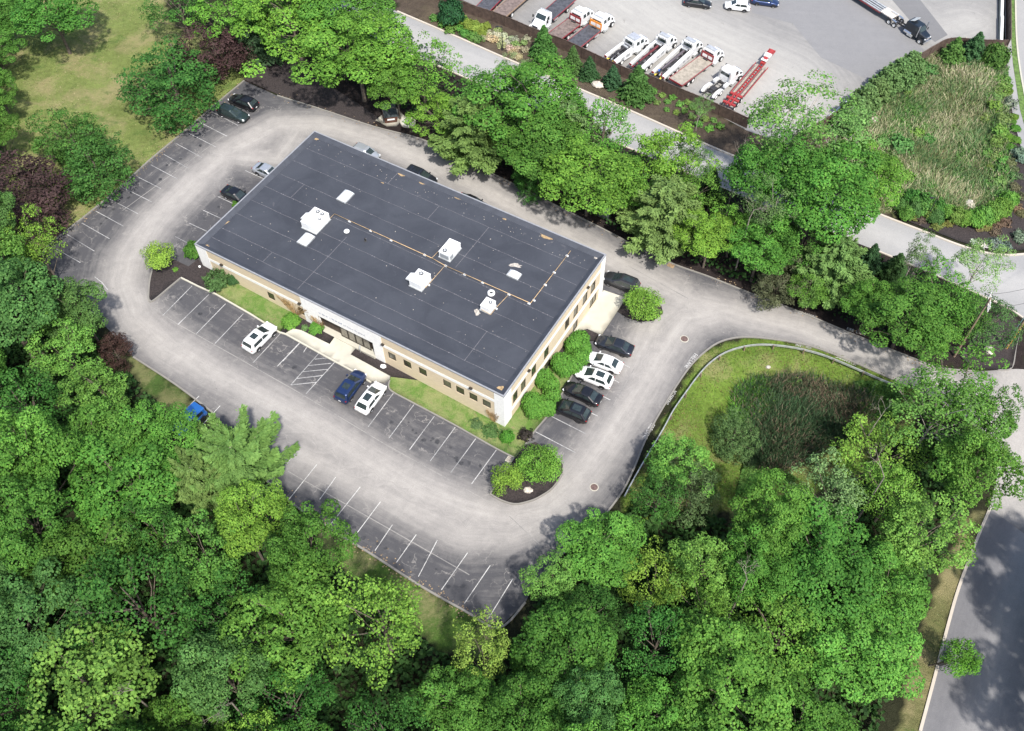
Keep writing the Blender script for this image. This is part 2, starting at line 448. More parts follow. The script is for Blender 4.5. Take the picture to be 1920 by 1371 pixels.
# ---- paved areas (outlines surveyed from the photograph, then laid on the terrain)
LOTPX = [(458, 152), (405, 196), (340, 252), (280, 302), (225, 352), (165, 402), (90, 462), (84, 490), (110, 525), (160, 572), (205, 620), (250, 670), (330, 722), (400, 775), (460, 860), (535, 935), (620, 992), (700, 1042), (790, 1100), (870, 1145), (935, 1178), (985, 1130), (1000, 1100), (1050, 1045), (1120, 985), (1165, 925), (1188, 880), (1215, 815), (1255, 745), (1292, 690), (1322, 660), (1352, 641), (1392, 633), (1450, 637), (1520, 650), (1600, 680), (1680, 715), (1760, 752), (1830, 800), (1870, 860), (1868, 900), (1855, 953), (1960, 1030), (2100, 900), (2060, 700), (1905, 692), (1830, 697), (1760, 690), (1700, 668), (1600, 628), (1500, 586), (1400, 548), (1330, 520), (1260, 495), (1200, 466), (1130, 430), (1080, 405), (1000, 365), (930, 330), (850, 292), (790, 262), (700, 238), (600, 205), (520, 180)]
lane1 = [P(x, y) for x, y in [(1960, 860), (1850, 745), (1760, 712), (1640, 665), (1500, 615), (1400, 592), (1300, 568), (1200, 515), (1100, 462), (1000, 408), (900, 355), (800, 305), (700, 260), (600, 235), (520, 235), (440, 275), (360, 345), (290, 415), (243, 480), (232, 530), (255, 595), (320, 650), (400, 700), (500, 752), (600, 805), (700, 870), (800, 925), (880, 955), (950, 970), (1020, 955), (1080, 905), (1130, 840), (1190, 750), (1240, 670), (1290, 600), (1350, 585)]]
lane2 = [P(x, y) for x, y in [(560, 850), (680, 905), (780, 960), (870, 1000), (960, 1000), (1020, 975)]]
lane3 = [P(x, y) for x, y in [(1955, 700), (1900, 900)]]
lane4 = [P(x, y) for x, y in [(420, 290), (520, 300), (560, 240)]]
lane5 = [P(x, y) for x, y in [(1180, 700), (1230, 600), (1290, 560)]]
sheet('parking_lot', G2(LOTPX), .02, ASPH, 1.0, lane_wear([lane1, lane2, lane3, lane4, lane5], [2.6, 2.0, 6.0, 2.0, 2.2], 2.9))

ROADU = [(-200, -420), (500, -90), (745, 22), (850, 67), (950, 111), (1075, 163), (1190, 212), (1280, 252), (1370, 291), (1520, 350), (1660, 407), (1735, 436), (1800, 461), (1850, 475), (1890, 479), (1960, 474), (2200, 470), (2200, 640), (2060, 700), (1985, 640), (1920, 598), (1885, 576), (1800, 537), (1715, 500), (1630, 465), (1500, 414), (1341, 347), (1150, 266), (1000, 201), (858, 140), (740, 90), (600, 20), (400, -70), (-200, -330)]
ru = [P(x, y) for x, y in [(-200, -380), (745, 60), (1000, 160), (1370, 322), (1700, 460), (1850, 520), (2100, 570)]]
sheet('access_road', G2(ROADU), .03, ROADP, 1.4, lane_wear([ru], [2.4], 1.8, .35, .95))
YARDPX = [(500, -300), (760, -45), (880, 6), (1010, 66), (1075, 94), (1150, 128), (1210, 150), (1300, 195), (1340, 212), (1400, 245), (1480, 272), (1560, 226), (1625, 172), (1742, 101), (1778, 85), (1872, 86), (1872, -300)]
yl = [P(x, y) for x, y in [(1000, -120), (1250, 60), (1450, 150), (1500, 240)]]; yl2 = [P(x, y) for x, y in [(1600, -60), (1750, 60), (1820, 40)]]
sheet('truck_yard', G2(YARDPX), .025, YARD, 1.8, lane_wear([yl, yl2], [9, 3], 6, .2, .95))
YARD2 = asphalt_mat('grey_yard_patch', (.17, .17, .175), (.27, .265, .262), .5, .25, .3)
y6 = lambda l: G2([(1312 + a / 1.893, b / 1.893) for a, b in l])
nw = lambda x, y: (x * 0 + .6, x, y)
sheet('yard_paving_patch', y6([(180, -60), (185, 45), (330, 85), (430, 205), (600, 285), (800, 185), (740, 105), (610, 50), (500, -60)]), .033, YARD2, 2.2, nw)
sheet('yard_paving_patch', y6([(630, -60), (735, -60), (880, 125), (835, 150), (760, 90)]), .04, asphalt_mat('dark_yard_patch', (.14, .14, .145), (.22, .217, .215), .5, .25, .2), 2.2, nw)
STR = [(1856, 953), (1832, 1010), (1798, 1100), (1775, 1180), (1752, 1270), (1725, 1371), (1690, 1500), (2300, 1500), (2400, 1300), (1960, 1030)]
sl = [P(x, y) for x, y in [(1930, 1000), (1860, 1250), (1800, 1500)]]; sl2 = [P(x, y) for x, y in [(2060, 1060), (1990, 1250), (1950, 1500)]]
sheet('street', G2(STR), .012, STREET, 1.2, lane_wear([sl, sl2], [1.6, 1.6], 1.2, .1, .9))
SIDER = [(1903, -200), (1905, 60), (1912, 130), (1925, 200), (1960, 300), (2000, 420), (2400, 420), (2400, -200)]
sheet('side_road', G2(SIDER), .03, ROADP, 2.5, lane_wear([[P(2000, -200), P(2050, 400)]], [3], 2, .5, 1))
SIDEW = [(1883, -150), (1884, 60), (1888, 130), (1897, 210), (1915, 280), (1960, 380), (1975, 375), (1930, 270), (1912, 205), (1899, 120), (1895, 60), (1893, -150)]
sheet('footpath', G2(SIDEW), .035, ROADP, 1.2, lane_wear([[P(1888, -100), P(1900, 200)]], [.5], 1, .2, .7))
tag(sheet('verge_grass', G2([(1893, -150), (1895, 60), (1899, 120), (1912, 205), (1930, 270), (1975, 375), (1990, 375), (1925, 205), (1912, 130), (1905, 60), (1903, -150)]), .06, pm('verge_turf', (.1, .17, .04), .95, var=.4, scale=2, bump=.8), 1.2), kind='structure')

TURF = pm('turf', (.13, .16, .05), .95, var=.45, scale=1.1, bump=1.0)
def turf_mat():
    m, nt, b, out = nodes('patchy_turf'); g = NT(nt); c = g.coord()
    a = g.mix(g.mr(g.noise(c, .5, 6, .7, .5), .35, .62), (.10, .19, .03), (.21, .24, .085))
    a = g.mix(g.mr(g.noise(c, 1.3, 6, .75), .58, .7, 0, .8), a, (.27, .2, .11))
    hs = g.n('HueSaturation'); g.l(a, hs.inputs['Color']); g.l(g.mr(g.noise(c, 9, 4, .8), .3, .7, .6, 1.35, False), hs.inputs['Value'])
    g.l(hs.outputs[0], b.inputs['Base Color']); b.inputs['Roughness'].default_value = .95
    g.bump(g.noise(c, 8, 5, .8), 1.0, .1, b); return m
TURF = turf_mat()
def bpx(u, v=0, z=0): # a building corner as ground point
    p = B(u, v); return p.to_2d()
def isl(name, pts, dz, mat, **k): return sheet(name, pts, dz, mat, .9, None, .16, **k)
f1 = (250, 430); f5 = (520, 560); f2 = (760, 780)
isl('mulch_bed', G2([(287.5, 500), (292, 480), (310, 476), (322, 486), (354, 501), (372, 487)]) + [bpx(0, -.0), bpx(4.5)] + G2([(404, 552), (372, 538), (339.6, 521.7), (320, 538), (285.4, 565.4), (279, 559), (281, 530)]), .14, MULCH)
isl('front_lawn', [bpx(4.5), bpx(15.2)] + G2([(540, 604), (530, 620), (524, 624), (470, 590), (404, 552)]), .14, TURF)
isl('mulch_bed', [bpx(15.2), bpx(18.9)] + G2([(634, 624), (618.5, 646), (592, 634), (565, 621), (549, 617), (536, 625), (527, 621), (534, 607)]), .14, MULCH)
isl('sidewalk', G2([(536, 626), (549.8, 617.3), (565.8, 620.7), (618.5, 646.6), (634.6, 624), (675.8, 644.8), (657.5, 666), (732, 706.7), (731, 713), (721.6, 718), (709, 719), (696, 716), (662, 695), (618.5, 672)]), .15, CONC)
isl('mulch_bed', G2([(657.5, 666), (675.8, 644.8)]) + [bpx(26.9), bpx(33.0)] + G2([(733, 708)]), .14, MULCH)
isl('front_lawn', [bpx(33.0), bpx(43.2)] + G2([(946, 805), (955, 848), (964, 858), (925, 839), (851, 797), (776, 757), (737, 736), (729, 726), (731, 714), (733, 708)]), .14, TURF)
isl('side_lawn', [bpx(43.2, 0), B(45.0, 0).to_2d(), B(45, 12).to_2d()] + G2([(1098, 640), (1075, 700), (1052, 742), (1028, 779), (1003, 809), (984, 836), (966, 860), (955, 848), (946, 805)]), .14, TURF)
isl('mulch_bed', [B(45, 12).to_2d(), B(45, 16.3).to_2d()] + G2([(1101, 618), (1128, 630), (1116, 640), (1098, 640)]), .14, MULCH)
isl('concrete_pad', [B(45, 16.3).to_2d(), B(45, 24.2).to_2d()] + G2([(1132, 545), (1174, 559.4), (1128, 629.5), (1101, 618)]), .1, CONC)
isl('mulch_bed', G2([(1175, 560), (1205, 560), (1240, 575), (1243, 588), (1225, 602), (1200, 604), (1175, 596), (1158, 585)]), .12, MULCH)
ISL = [(966, 858), (985, 836), (1004, 830), (1035, 850), (1055, 872), (1054.7, 889.4), (1036, 916), (1008, 934.7), (985, 943), (964, 946), (940, 939), (919, 927), (942, 893)]
isl('mulch_bed', G2(ISL), .13, MULCH)
isl('mulch_bed', G2([(1885, 582), (1908, 600), (1912, 622), (1905, 650), (1897, 690), (1870, 694), (1825, 692), (1800, 670), (1840, 610)]), .14, MULCH)
isl('mulch_bed', G2([(1882, 100), (1889, 125), (1898, 212), (1914, 282), (1935, 330), (1935, 468), (1890, 472), (1850, 468), (1800, 454), (1735, 429), (1690, 411), (1672, 398), (1690, 392), (1740, 410), (1820, 425), (1870, 415), (1890, 390), (1889, 300), (1882, 200)]), .1, MULCH)
isl('gravel_pad', G2([(704, 226), (728, 206), (744, 203), (760, 220), (744, 237), (726, 238)]), .06, CONC)
sheet('mulch_slope', G2([(459, 150), (443, 95), (470, 85), (545, 108), (600, 150), (680, 200), (712, 224), (696, 235), (640, 218), (600, 202), (520, 177)]), .05, MULCH, 1.0)

# ---- kerbs
def kerb(pts, w=.15, h=.15, mat=KERB, name='kerb', sm=True, px=True):
    p3 = [P(x, y) for x, y in pts] if px else pts
    if sm: p3 = smooth_line(p3, 5)
    mb = MB(); L = []
    for i, p in enumerate(p3):
        a = p3[max(0, i - 1)]; b = p3[min(len(p3) - 1, i + 1)]; d = (b - a).to_2d().normalized(); n = Vector((-d.y, d.x)) * w / 2
        z = gz(p.x, p.y)
        L.append([(p.x + n.x, p.y + n.y, z - .1), (p.x + n.x, p.y + n.y, z + h), (p.x - n.x, p.y - n.y, z + h), (p.x - n.x, p.y - n.y, z - .1)])
    mb.loft(L, mat); return tag(mb.build(name, mat), kind='structure')
kerb(LOTPX[0:9], .2); kerb(LOTPX[11:14], .2); kerb(LOTPX[14:22], .22); kerb(LOTPX[24:39], .2); kerb(LOTPX[46:], .2)
kerb([(339.6, 521.7), (372, 538), (404, 552), (470, 590), (524, 624), (536, 627.5), (618.5, 673.5), (662, 697), (696, 718)], .2, .16, CONC, sm=False)
kerb([(731, 714), (729, 726), (737, 736), (776, 757), (851, 797), (925, 839), (964, 859)], .16, .16)
kerb([(964, 859), (942, 893), (919, 927)], .16, .16, sm=False)
kerb([(919, 927), (940, 939), (964, 946), (985, 943), (1008, 934.7), (1036, 916), (1055, 889)], .18, .17)
kerb([(984, 836), (1003, 809), (1028, 779), (1052, 742), (1075, 700), (1098, 641)], .16, .16)
kerb([(279, 559), (281, 530), (287.5, 500), (292, 480)], .18, .16); kerb([(279, 559), (285.4, 566), (320, 538), (339.6, 521.7)], .18, .16)
kerb(ROADU[2:16], .3, .16, KERBW); kerb([(1985, 640), (1920, 598), (1885, 576), (1800, 537), (1715, 500), (1630, 465)], .22, .16, KERBW)
kerb([(1000, 201), (858, 140), (740, 90)], .22, .16, KERBW); kerb([(1500, 414), (1341, 347), (1150, 266)], .22, .16, KERBW)
kerb(STR[:6], .3, .14, KERBW)
kerb([(1903, -60), (1905, 60), (1912, 130), (1925, 200)], .25, .15, CONC)
kerb([(1870, 694), (1897, 690), (1905, 650), (1912, 622)], .15, .1)

# ---- painted markings
def stripes(name, segs, w, dz, mat):
    mb = MB()
    for (a, b) in segs:
        p, q = P(*a), P(*b); d = (q - p).to_2d().normalized(); n = Vector((-d.y, d.x, 0)) * w / 2
        k = max(1, int((q - p).length / 1.5))
        for i in range(k):
            s0 = p.lerp(q, i / k); s1 = p.lerp(q, (i + 1) / k)
            z = Vector((0, 0, dz)); mb.quad(s0 + n + z, s0 - n + z, s1 - n + z, s1 + n + z, mat)
    return tag(mb.build(name), kind='structure')
seg = []
def S2(org, k, *l):
    for a, b, c, d in l: seg.append((sc(org, k, [(a, b)])[0], sc(org, k, [(c, d)])[0]))
S2(f1, 4.8, (530, 510, 265, 778), (680, 588, 403, 858), (830, 672, 567, 942), (990, 762, 735, 1030), (1325, 938, 1080, 1200), (1500, 1025, 1345, 1190))
S2(f5, 4.364, (345, 443, 110, 708), (475, 515, 235, 780), (305, 497, 425, 485), (250, 550, 440, 530), (200, 600, 410, 580), (160, 655, 370, 630), (110, 708, 320, 685))
for i in range(6): seg.append(((737.7 + 38.6 * i, 737.6 + 21.3 * i), (690.5 + 38.7 * i, 800.5 + 21.5 * i)))
S2((860, 580), 5.485, (915, 1083, 1310, 1283), (785, 1258, 1200, 1475))
stripes('parking_lines', seg, .09, .028, PAINT)
seg = []
S2((0, 0), 2.98, (1190, 628, 1330, 702), (1125, 690, 1270, 762), (1055, 745, 1205, 822), (985, 803, 1130, 882), (915, 863, 1050, 940), (843, 922, 990, 1000), (765, 987, 900, 1055), (688, 1050, 850, 1130), (613, 1113, 770, 1195), (535, 1180, 690, 1265), (457, 1247, 612, 1335))
S2((0, 380), 3.265, (410, 195, 578, 298), (345, 285, 492, 368), (580, 455, 625, 490), (625, 490, 660, 535))
S2((350, 230), 4.267, (470, 385, 615, 450), (248, 592, 385, 655), (133, 702, 275, 768), (20, 805, 160, 870), (110, 0, 320, 110))
S2(f1, 4.8, (375, 65, 500, 130))
stripes('parking_lines', seg, .08, .028, PAINT)
seg = []
S2((860, 580), 5.485, (1300, 1040, 1430, 1100), (1450, 880, 1560, 935), (1580, 720, 1650, 755), (1660, 550, 1760, 600))
S2((300, 740), 3.808, (280, 10, 180, 110), (430, 80, 235, 290), (975, 415, 900, 500), (1120, 500, 920, 750), (1255, 590, 1140, 750), (1430, 660, 1225, 920), (1575, 765, 1380, 1025), (1660, 930, 1535, 1115), (1830, 1000, 1688, 1200), (1980, 1040, 1845, 1300))
S2(f2, 3.427, (400, 880, 232, 1118), (545, 962, 380, 1205), (690, 1048, 535, 1300))
S2(f5, 4.364, (180, 365, 0, 555), (240, 400, 215, 440))
stripes('faded_parking_lines', seg, .08, .028, PAINT2)

stripes('paving_seam', [((282, 574), (330, 606)), ((330, 606), (440, 668)), ((440, 668), (560, 736)), ((560, 736), (720, 832)), ((720, 832), (925, 946)), ((540, 884), (700, 975)), ((700, 975), (880, 1078)), ((1190, 690), (1150, 760)), ((230, 395), (420, 255)), ((1180, 500), (1290, 560)), ((955, 968), (1010, 1020))], .10, .026, paint_mat('paving_joint', (.29, .275, .255), (.17, .165, .16), .2))
OIL = pm('oil_spot', (.045, .045, .048), .6, var=.3)
def oil_spots():
    q = MB(); r = random.Random(4)
    for a, b, n in (((330, 560), (560, 690), 8), ((720, 775), (900, 880), 16), ((560, 930), (880, 1110), 16), ((150, 440), (380, 270), 16), ((1070, 740), (1150, 650), 8), ((380, 420), (470, 350), 6)):
        for i in range(n):
            t = (i + .5) / n; p = P(a[0] + (b[0] - a[0]) * t + r.uniform(-9, 9), a[1] + (b[1] - a[1]) * t + r.uniform(-9, 9)); m = 9; s_ = r.uniform(.1, .32)
            pts = [(p.x + s_ * r.uniform(.6, 1.2) * cos(k * 2 * pi / m), p.y + s_ * r.uniform(.6, 1.2) * sin(k * 2 * pi / m)) for k in range(m)]
            q.add([(x, y, plane_z(x, y) + .027) for x, y in pts], [tuple(range(m))], OIL)
    tag(q.build('oil_stains', OIL), kind='structure')
oil_spots()
def text_mesh(s, size=1.0):
    cu = bpy.data.curves.new('txt', 'FONT'); cu.body = s; cu.size = size; cu.align_x = 'CENTER'; cu.align_y = 'CENTER'
    o = bpy.data.objects.new('txt', cu); COL.objects.link(o)
    me = bpy.data.meshes.new_from_object(o.evaluated_get(bpy.context.evaluated_depsgraph_get()))
    bpy.data.objects.remove(o); return me
def ground_text(s, a, b, mat, flip=False, name='lane_lettering', squash=1.0):
    me = text_mesh(s); xs = [v.co.x for v in me.vertices]; wd = max(xs) - min(xs)
    p, q = P(*a), P(*b)
    if flip: p, q = q, p
    L = (q - p).length; d = (q - p).to_2d(); k = L / wd
    me.materials.append(mat); o = link(name, me)
    o.matrix_world = Matrix.Translation((p + q) / 2 + Vector((0, 0, .034))) @ SLOPE @ Matrix.Rotation(atan2(d.y, d.x), 4, 'Z') @ Matrix.Diagonal((k, k * squash, 1, 1))
    return tag(o, kind='structure')
ground_text('NO  PARKING', (1497, 585), (1532, 596), PAINT, squash=1.5)
ground_text('FIRE  LANE', (1588, 616.5), (1622, 628), PAINT2, squash=1.4)
ground_text('FIRE  LANE', (1491, 646), (1521, 652), PAINT, flip=True, squash=1.6)
ground_text('NO PARKING', (1567, 668), (1605, 684), PAINT2, flip=True, squash=1.3)
ground_text('FIRE LANE', (1224, 795), (1208, 822), PAINT2, squash=1.6)
ground_text('NO PARKING', (1266, 733), (1249, 758), PAINT2, squash=1.5)
ground_text('FIRE LANE', (1305, 664), (1286, 690), PAINT2, squash=1.3)

# ------------------------------------------------------------------ office building
ZB = 8.0                                    # roof edge height in the building's own axes
bld = bpy.data.objects.new('office_building', None); COL.objects.link(bld)
bld.matrix_world = Matrix.Translation(Vector((X0, Y0, RZ - ZB))) @ Matrix.Rotation(TH, 4, 'Z')
tag(bld, 'long cream block office building with a flat dark grey roof and a white entrance portal', 'office building')

def RP(px, py, h=0.0):
    """position on the roof in building axes, h above the membrane"""
    d = _fw + _r * (px - 960) / F - _u * (py - 685.5) / F
    t = (RZ - .3 + h - CAM[2]) / d[2]; q = CAM + d * t; e = np.array([q[0] - X0, q[1] - Y0])
    return float(e @ E1), float(e @ E2)

def wall(mb, fn, a0, a1, z0, z1, holes, depth, out, m=BRICK):
    xs = sorted({a0, a1, *[h[0] for h in holes], *[h[1] for h in holes]}); zs = sorted({z0, z1, *[h[2] for h in holes], *[h[3] for h in holes]})
    o = Vector(out) * -depth
    flip = fn(1, 0) - fn(0, 0); nrm = Vector(flip).cross(Vector((0, 0, 1)))
    rev = nrm.dot(Vector(out)) < 0
    def q(a, b, c, d):
        mb.quad(*((d, c, b, a) if rev else (a, b, c, d)), m)
    for i in range(len(xs) - 1):
        for j in range(len(zs) - 1):
            cx, cz = (xs[i] + xs[i + 1]) / 2, (zs[j] + zs[j + 1]) / 2
            if any(h[0] < cx < h[1] and h[2] < cz < h[3] for h in holes): continue
            q(fn(xs[i], zs[j]), fn(xs[i + 1], zs[j]), fn(xs[i + 1], zs[j + 1]), fn(xs[i], zs[j + 1]))
    for h in holes:
        A, Bq, Cq, D = fn(h[0], h[2]), fn(h[1], h[2]), fn(h[1], h[3]), fn(h[0], h[3])
        for a, b in ((A, Bq), (Bq, Cq), (Cq, D), (D, A)): mb.quad(a, b, b + o, a + o, m)

fF = lambda u, z: Vector((u, 0, ZB + z)); fR = lambda v, z: Vector((BL, v, ZB + z))
fB = lambda u, z: Vector((u, BW, ZB + z)); fL = lambda v, z: Vector((0, v, ZB + z))
FW = [(10.72, 11.82), (13.12, 14.22), (15.5, 16.6), (28.97, 30.07), (31.17, 32.27), (33.35, 34.45), (36.73, 37.83), (38.52, 39.62), (40.31, 41.41), (42.1, 43.2)]
RW = [(1.95, 2.98), (3.72, 4.8), (6.13, 7.2), (9.08, 10.2), (14.15, 15.25), (16.3, 17.45), (18.65, 19.85), (20.75, 21.95)]
RL = [(9.2, 10.8, -5.3, -6.9), (16.4, 17.6, -5.3, -7.0), (20.8, 22.6, -5.3, -7.05), (4.0, 5.0, -5.3, -6.3)]
BWN = [(4 + i * 4.1, 5.2 + i * 4.1) for i in range(10)]
wb = MB()
holesF = [(a, b, -3.92, -2.62) for a, b in FW] + [(18.7, 26.9, -8.0, -2.25)]
wall(wb, fF, 0, BL, -8, -.02, holesF, .12, (0, -1, 0))
wall(wb, fR, 0, BW, -8, -.02, [(a, b, -4.15, -2.25) for a, b in RW] + [(a, b, d, c) for a, b, c, d in RL], .12, (1, 0, 0))
wall(wb, fB, 0, BL, -8, -.02, [(a, b, -4.0, -2.5) for a, b in BWN], .12, (0, 1, 0))
wall(wb, fL, 0, BW, -8, -.02, [(3 + i * 4.5, 4.2 + i * 4.5, -3.3, -2.0) for i in range(5)], .12, (-1, 0, 0))
wo = wb.build('wall', BRICK, bld)
me = wo.data; at = me.attributes.new('wallco', 'FLOAT_VECTOR', 'POINT')
co = np.zeros(len(me.vertices) * 3, np.float32); me.vertices.foreach_get('co', co); co = co.reshape(-1, 3)
at.data.foreach_set('vector', np.column_stack([co[:, 0] + co[:, 1], co[:, 2], co[:, 0] * 0]).astype(np.float32).ravel())

def bx(mb, a, b, m): # box between two corners
    a, b = Vector(a), Vector(b); mb.box((a + b) / 2, (abs(b.x - a.x), abs(b.y - a.y), abs(b.z - a.z)), m)
e = .035; TOPZ = ZB - .13
def trim(nm, a, b): q = MB(); bx(q, a, b, WHITEW); q.build(nm, WHITEW, bld)
trim('corner_column', (-e, -e, 0), (1.7, .3, TOPZ)); trim('corner_column', (43.72, -e, 0), (BL + e, .3, TOPZ))
trim('corner_column', (BL - .3, .301, 0), (BL + e, 1.55, TOPZ)); trim('corner_column', (BL - .3, 23.2, 0), (BL + e, BW + e, TOPZ)); trim('corner_column', (-e, .301, 0), (.3, 1.3, TOPZ))
trim('wall_band', (1.701, -.02, ZB - 2.12), (16.5, .1, ZB - 1.6)); trim('wall_band', (28.301, -.02, ZB - 2.12), (43.719, .1, ZB - 1.6))
trim('wall_band', (BL - .1, 1.551, ZB - 2.0), (BL + .02, 23.199, ZB - 1.45)); trim('wall_band', (BL - .1, 1.551, ZB - 5.1), (BL + .02, 23.199, ZB - 4.35))
po = MB()
bx(po, (16.5, -.07, 0), (18.7, .33, TOPZ), WHITEW); bx(po, (26.9, -.07, 0), (28.3, .33, TOPZ), WHITEW); bx(po, (18.7, -.07, ZB - 2.27), (26.9, .33, TOPZ), WHITEW)
bx(po, (18.7, .332, ZB - 2.31), (26.9, 2.2, ZB - 2.27), WHITEW)
po.build('entrance_portal', WHITEW, bld)
# recessed entrance: floor slab, side and rear walls, glazing
rc = MB(); gzv = ZB - 5.02
bx(rc, (18.7, -.25, gzv - 1.5), (26.9, .6, gzv + .1), CONC); rc.build('entrance_slab', CONC, bld)
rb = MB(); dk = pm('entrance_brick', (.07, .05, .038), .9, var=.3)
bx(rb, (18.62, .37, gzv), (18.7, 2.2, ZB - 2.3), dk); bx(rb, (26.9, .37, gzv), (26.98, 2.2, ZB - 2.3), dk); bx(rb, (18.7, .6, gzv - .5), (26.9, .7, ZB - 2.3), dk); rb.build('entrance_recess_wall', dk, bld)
gm = pm('entrance_glass', (.22, .2, .16), .1, var=.3)
for k, uu in enumerate((21.6, 22.72, 23.84, 24.96)):
    d = MB(); bx(d, (uu, .32, gzv + .1), (uu + .08, .42, gzv + 2.3), BRONZE); bx(d, (uu + 1.0, .32, gzv + .1), (uu + 1.08, .42, gzv + 2.3), BRONZE); bx(d, (uu + .08, .33, gzv + 2.1), (uu + 1.0, .41, gzv + 2.3), BRONZE); bx(d, (uu + .08, .33, gzv + .1), (uu + 1.0, .41, gzv + .3), BRONZE)
    dd = d.build('door' if k == 1 else 'glazed_panel', BRONZE, bld); g_ = MB(); bx(g_, (uu + .08, .355, gzv + .3), (uu + 1.0, .375, gzv + 2.1), gm); g_.build('pane', gm, dd)
def win(fn, a, b, z0, z1, inward, frame=.07, name='window', split=False):
    o = Vector(inward); mb = MB(); A = fn(a, z0) + o * .06; D = fn(b, z1) + o * .11; ax = (fn(b, z0) - fn(a, z0)).normalized()
    t = o * .05
    def bar(a0, a1, c0, c1):
        p = fn(a0, c0) + o * .05; q = fn(a1, c1) + o * .115; lo = Vector(map(min, p, q)); hi = Vector(map(max, p, q)); bx(mb, lo, hi, BRONZE)
    bar(a, b, z0, z0 + frame); bar(a, b, z1 - frame, z1); bar(a, a + frame, z0 + frame, z1 - frame); bar(b - frame, b, z0 + frame, z1 - frame)
    if split: bar((a + b) / 2 - .03, (a + b) / 2 + .03, z0 + frame, z1 - frame)
    w = mb.build(name, BRONZE, bld)
    pn = MB(); p = fn(a + frame, z0 + frame) + o * .09; q = fn(b - frame, z1 - frame) + o * .105
    gl = rnd.choice((GLASS, GLASS, BLIND)); bx(pn, Vector(map(min, p, q)), Vector(map(max, p, q)), gl); pn.build('pane', gl, w)
for a, b in FW: win(fF, a, b, -3.92, -2.62, (0, 1, 0))
for a, b in RW: win(fR, a, b, -4.15, -2.25, (-1, 0, 0))
for i, (a, b, c, d) in enumerate(RL): win(fR, a, b, d, c, (-1, 0, 0), name='glazed_door' if i == 2 else 'window', split=i == 2)
for a, b in BWN: win(fB, a, b, -4.0, -2.5, (0, -1, 0))
for i in range(5): win(fL, 3 + i * 4.5, 4.2 + i * 4.5, -3.3, -2.0, (1, 0, 0))
# roof: field, sloped parapet upstand, coping
q0, q1 = .12, .75
zc, zf = ZB, ZB - .3
rf = MB(); rf.poly([(q1, q1, zf), (BL - q1, q1, zf), (BL - q1, BW - q1, zf), (q1, BW - q1, zf)], .1, MEMB)
roof = rf.build('roof', MEMB, bld)
pp = MB(); O = [(q0, q0), (BL - q0, q0), (BL - q0, BW - q0), (q0, BW - q0)]; I = [(q1, q1), (BL - q1, q1), (BL - q1, BW - q1), (q1, BW - q1)]
PAR = pm('parapet_membrane', (.05, .055, .068), .7, var=.15, scale=1)
for k in range(4):
    a, b = O[k], O[(k + 1) % 4]; c, d = I[(k + 1) % 4], I[k]
    pp.quad((*a, zc + .04), (*b, zc + .04), (*c, zf + .002), (*d, zf + .002), PAR)
pp.build('parapet', PAR, roof)
cp = MB(); CAPM = pm('coping_metal', (.36, .36, .37), .5, .3, var=.1)
for a, b in (((-.06, -.06, zc - .12), (BL + .06, q0, zc + .05)), ((-.06, BW - q0, zc - .12), (BL + .06, BW + .06, zc + .05)), ((-.06, q0, zc - .12), (q0, BW - q0, zc + .05)), ((BL - q0, q0, zc - .12), (BL + .06, BW - q0, zc + .05))): bx(cp, a, b, CAPM)
cp.build('coping', CAPM, roof)
SEAM = pm('membrane_seam', (.15, .145, .155), .8, var=.45, scale=9)
sm = MB()
for v in (2.15, 4.03, 6.95, 9.8, 12.65, 15.5, 18.4, 21.2):
    n = 40
    for i in range(n):
        a = .8 + (BL - 1.6) * i / n; b = .8 + (BL - 1.6) * (i + 1) / n; w = .014 + .014 * rnd.random(); o1 = .03 * sin(i * 1.7 + v)
        o2 = .03 * sin((i + 1) * 1.7 + v); sm.quad((a, v - w + o1, zf + .006), (b, v - w + o2, zf + .006), (b, v + w + o2, zf + .006), (a, v + w + o1, zf + .006), SEAM)
    for i in range(26):
        a = rnd.uniform(1, 44); sm.quad((a - .06, v - .06, zf + .008), (a + .06, v - .06, zf + .008), (a + .07, v + .06, zf + .008), (a - .05, v + .07, zf + .008), SEAM)
for u, v0, v1 in ((15.45, .8, 10.7), (30.0, 13.4, 21.2), (14.4, 21.2, 23.5), (9.0, 2.2, 4.0), (38.5, 2.2, 7.0), (5.0, 12.7, 15.5), (22.5, 18.4, 21.2)):
    sm.quad((u - .03, v0, zf + .01), (u + .03, v0, zf + .01), (u + .03, v1, zf + .01), (u - .03, v1, zf + .01), SEAM)
sm.build('membrane_seam', SEAM, roof)
def patch(px, py, a, b, m, rot=0.0, nm='roof_stain'):
    u, v = RP(px, py); n = 14; mb = MB(); ps = []
    for i in range(n):
        t = 2 * pi * i / n; r = rnd.uniform(.55, 1.1); x, y = a * r * cos(t), b * r * sin(t)
        ps.append((u + x * cos(rot) - y * sin(rot), v + x * sin(rot) + y * cos(rot), zf + .014))
    mb.add(ps, [tuple(range(n))], m); mb.build(nm, m, roof)
for px, py, a, b, m, rt in ((386, 463, .5, .35, TAN, .8), (422, 418, .7, .25, TAN, 1.2), (594, 261, .4, .28, TAN, .6), (752, 328, .7, .22, TAN, 0), (790, 343, .6, .2, TAN, 0), (1025, 445, 1.1, .35, TAN, 0), (946, 411, .3, .15, TAN, 0), (858, 372, .5, .14, TAN, 0), (966, 498, 1.0, .4, DUST, .3), (895, 586, .55, .42, DUST, -.6), (938, 730, .45, .6, TAN, 0), (1117, 484, .3, .2, DUST, 0), (717, 343, .3, .1, TAN, 0)):
    patch(px, py, a, b, m, rt)
patch(930, 556, 1.1, 1.0, pm('new_membrane_patch', (.04, .04, .048), .7, var=.1), .1)
sp = MB()
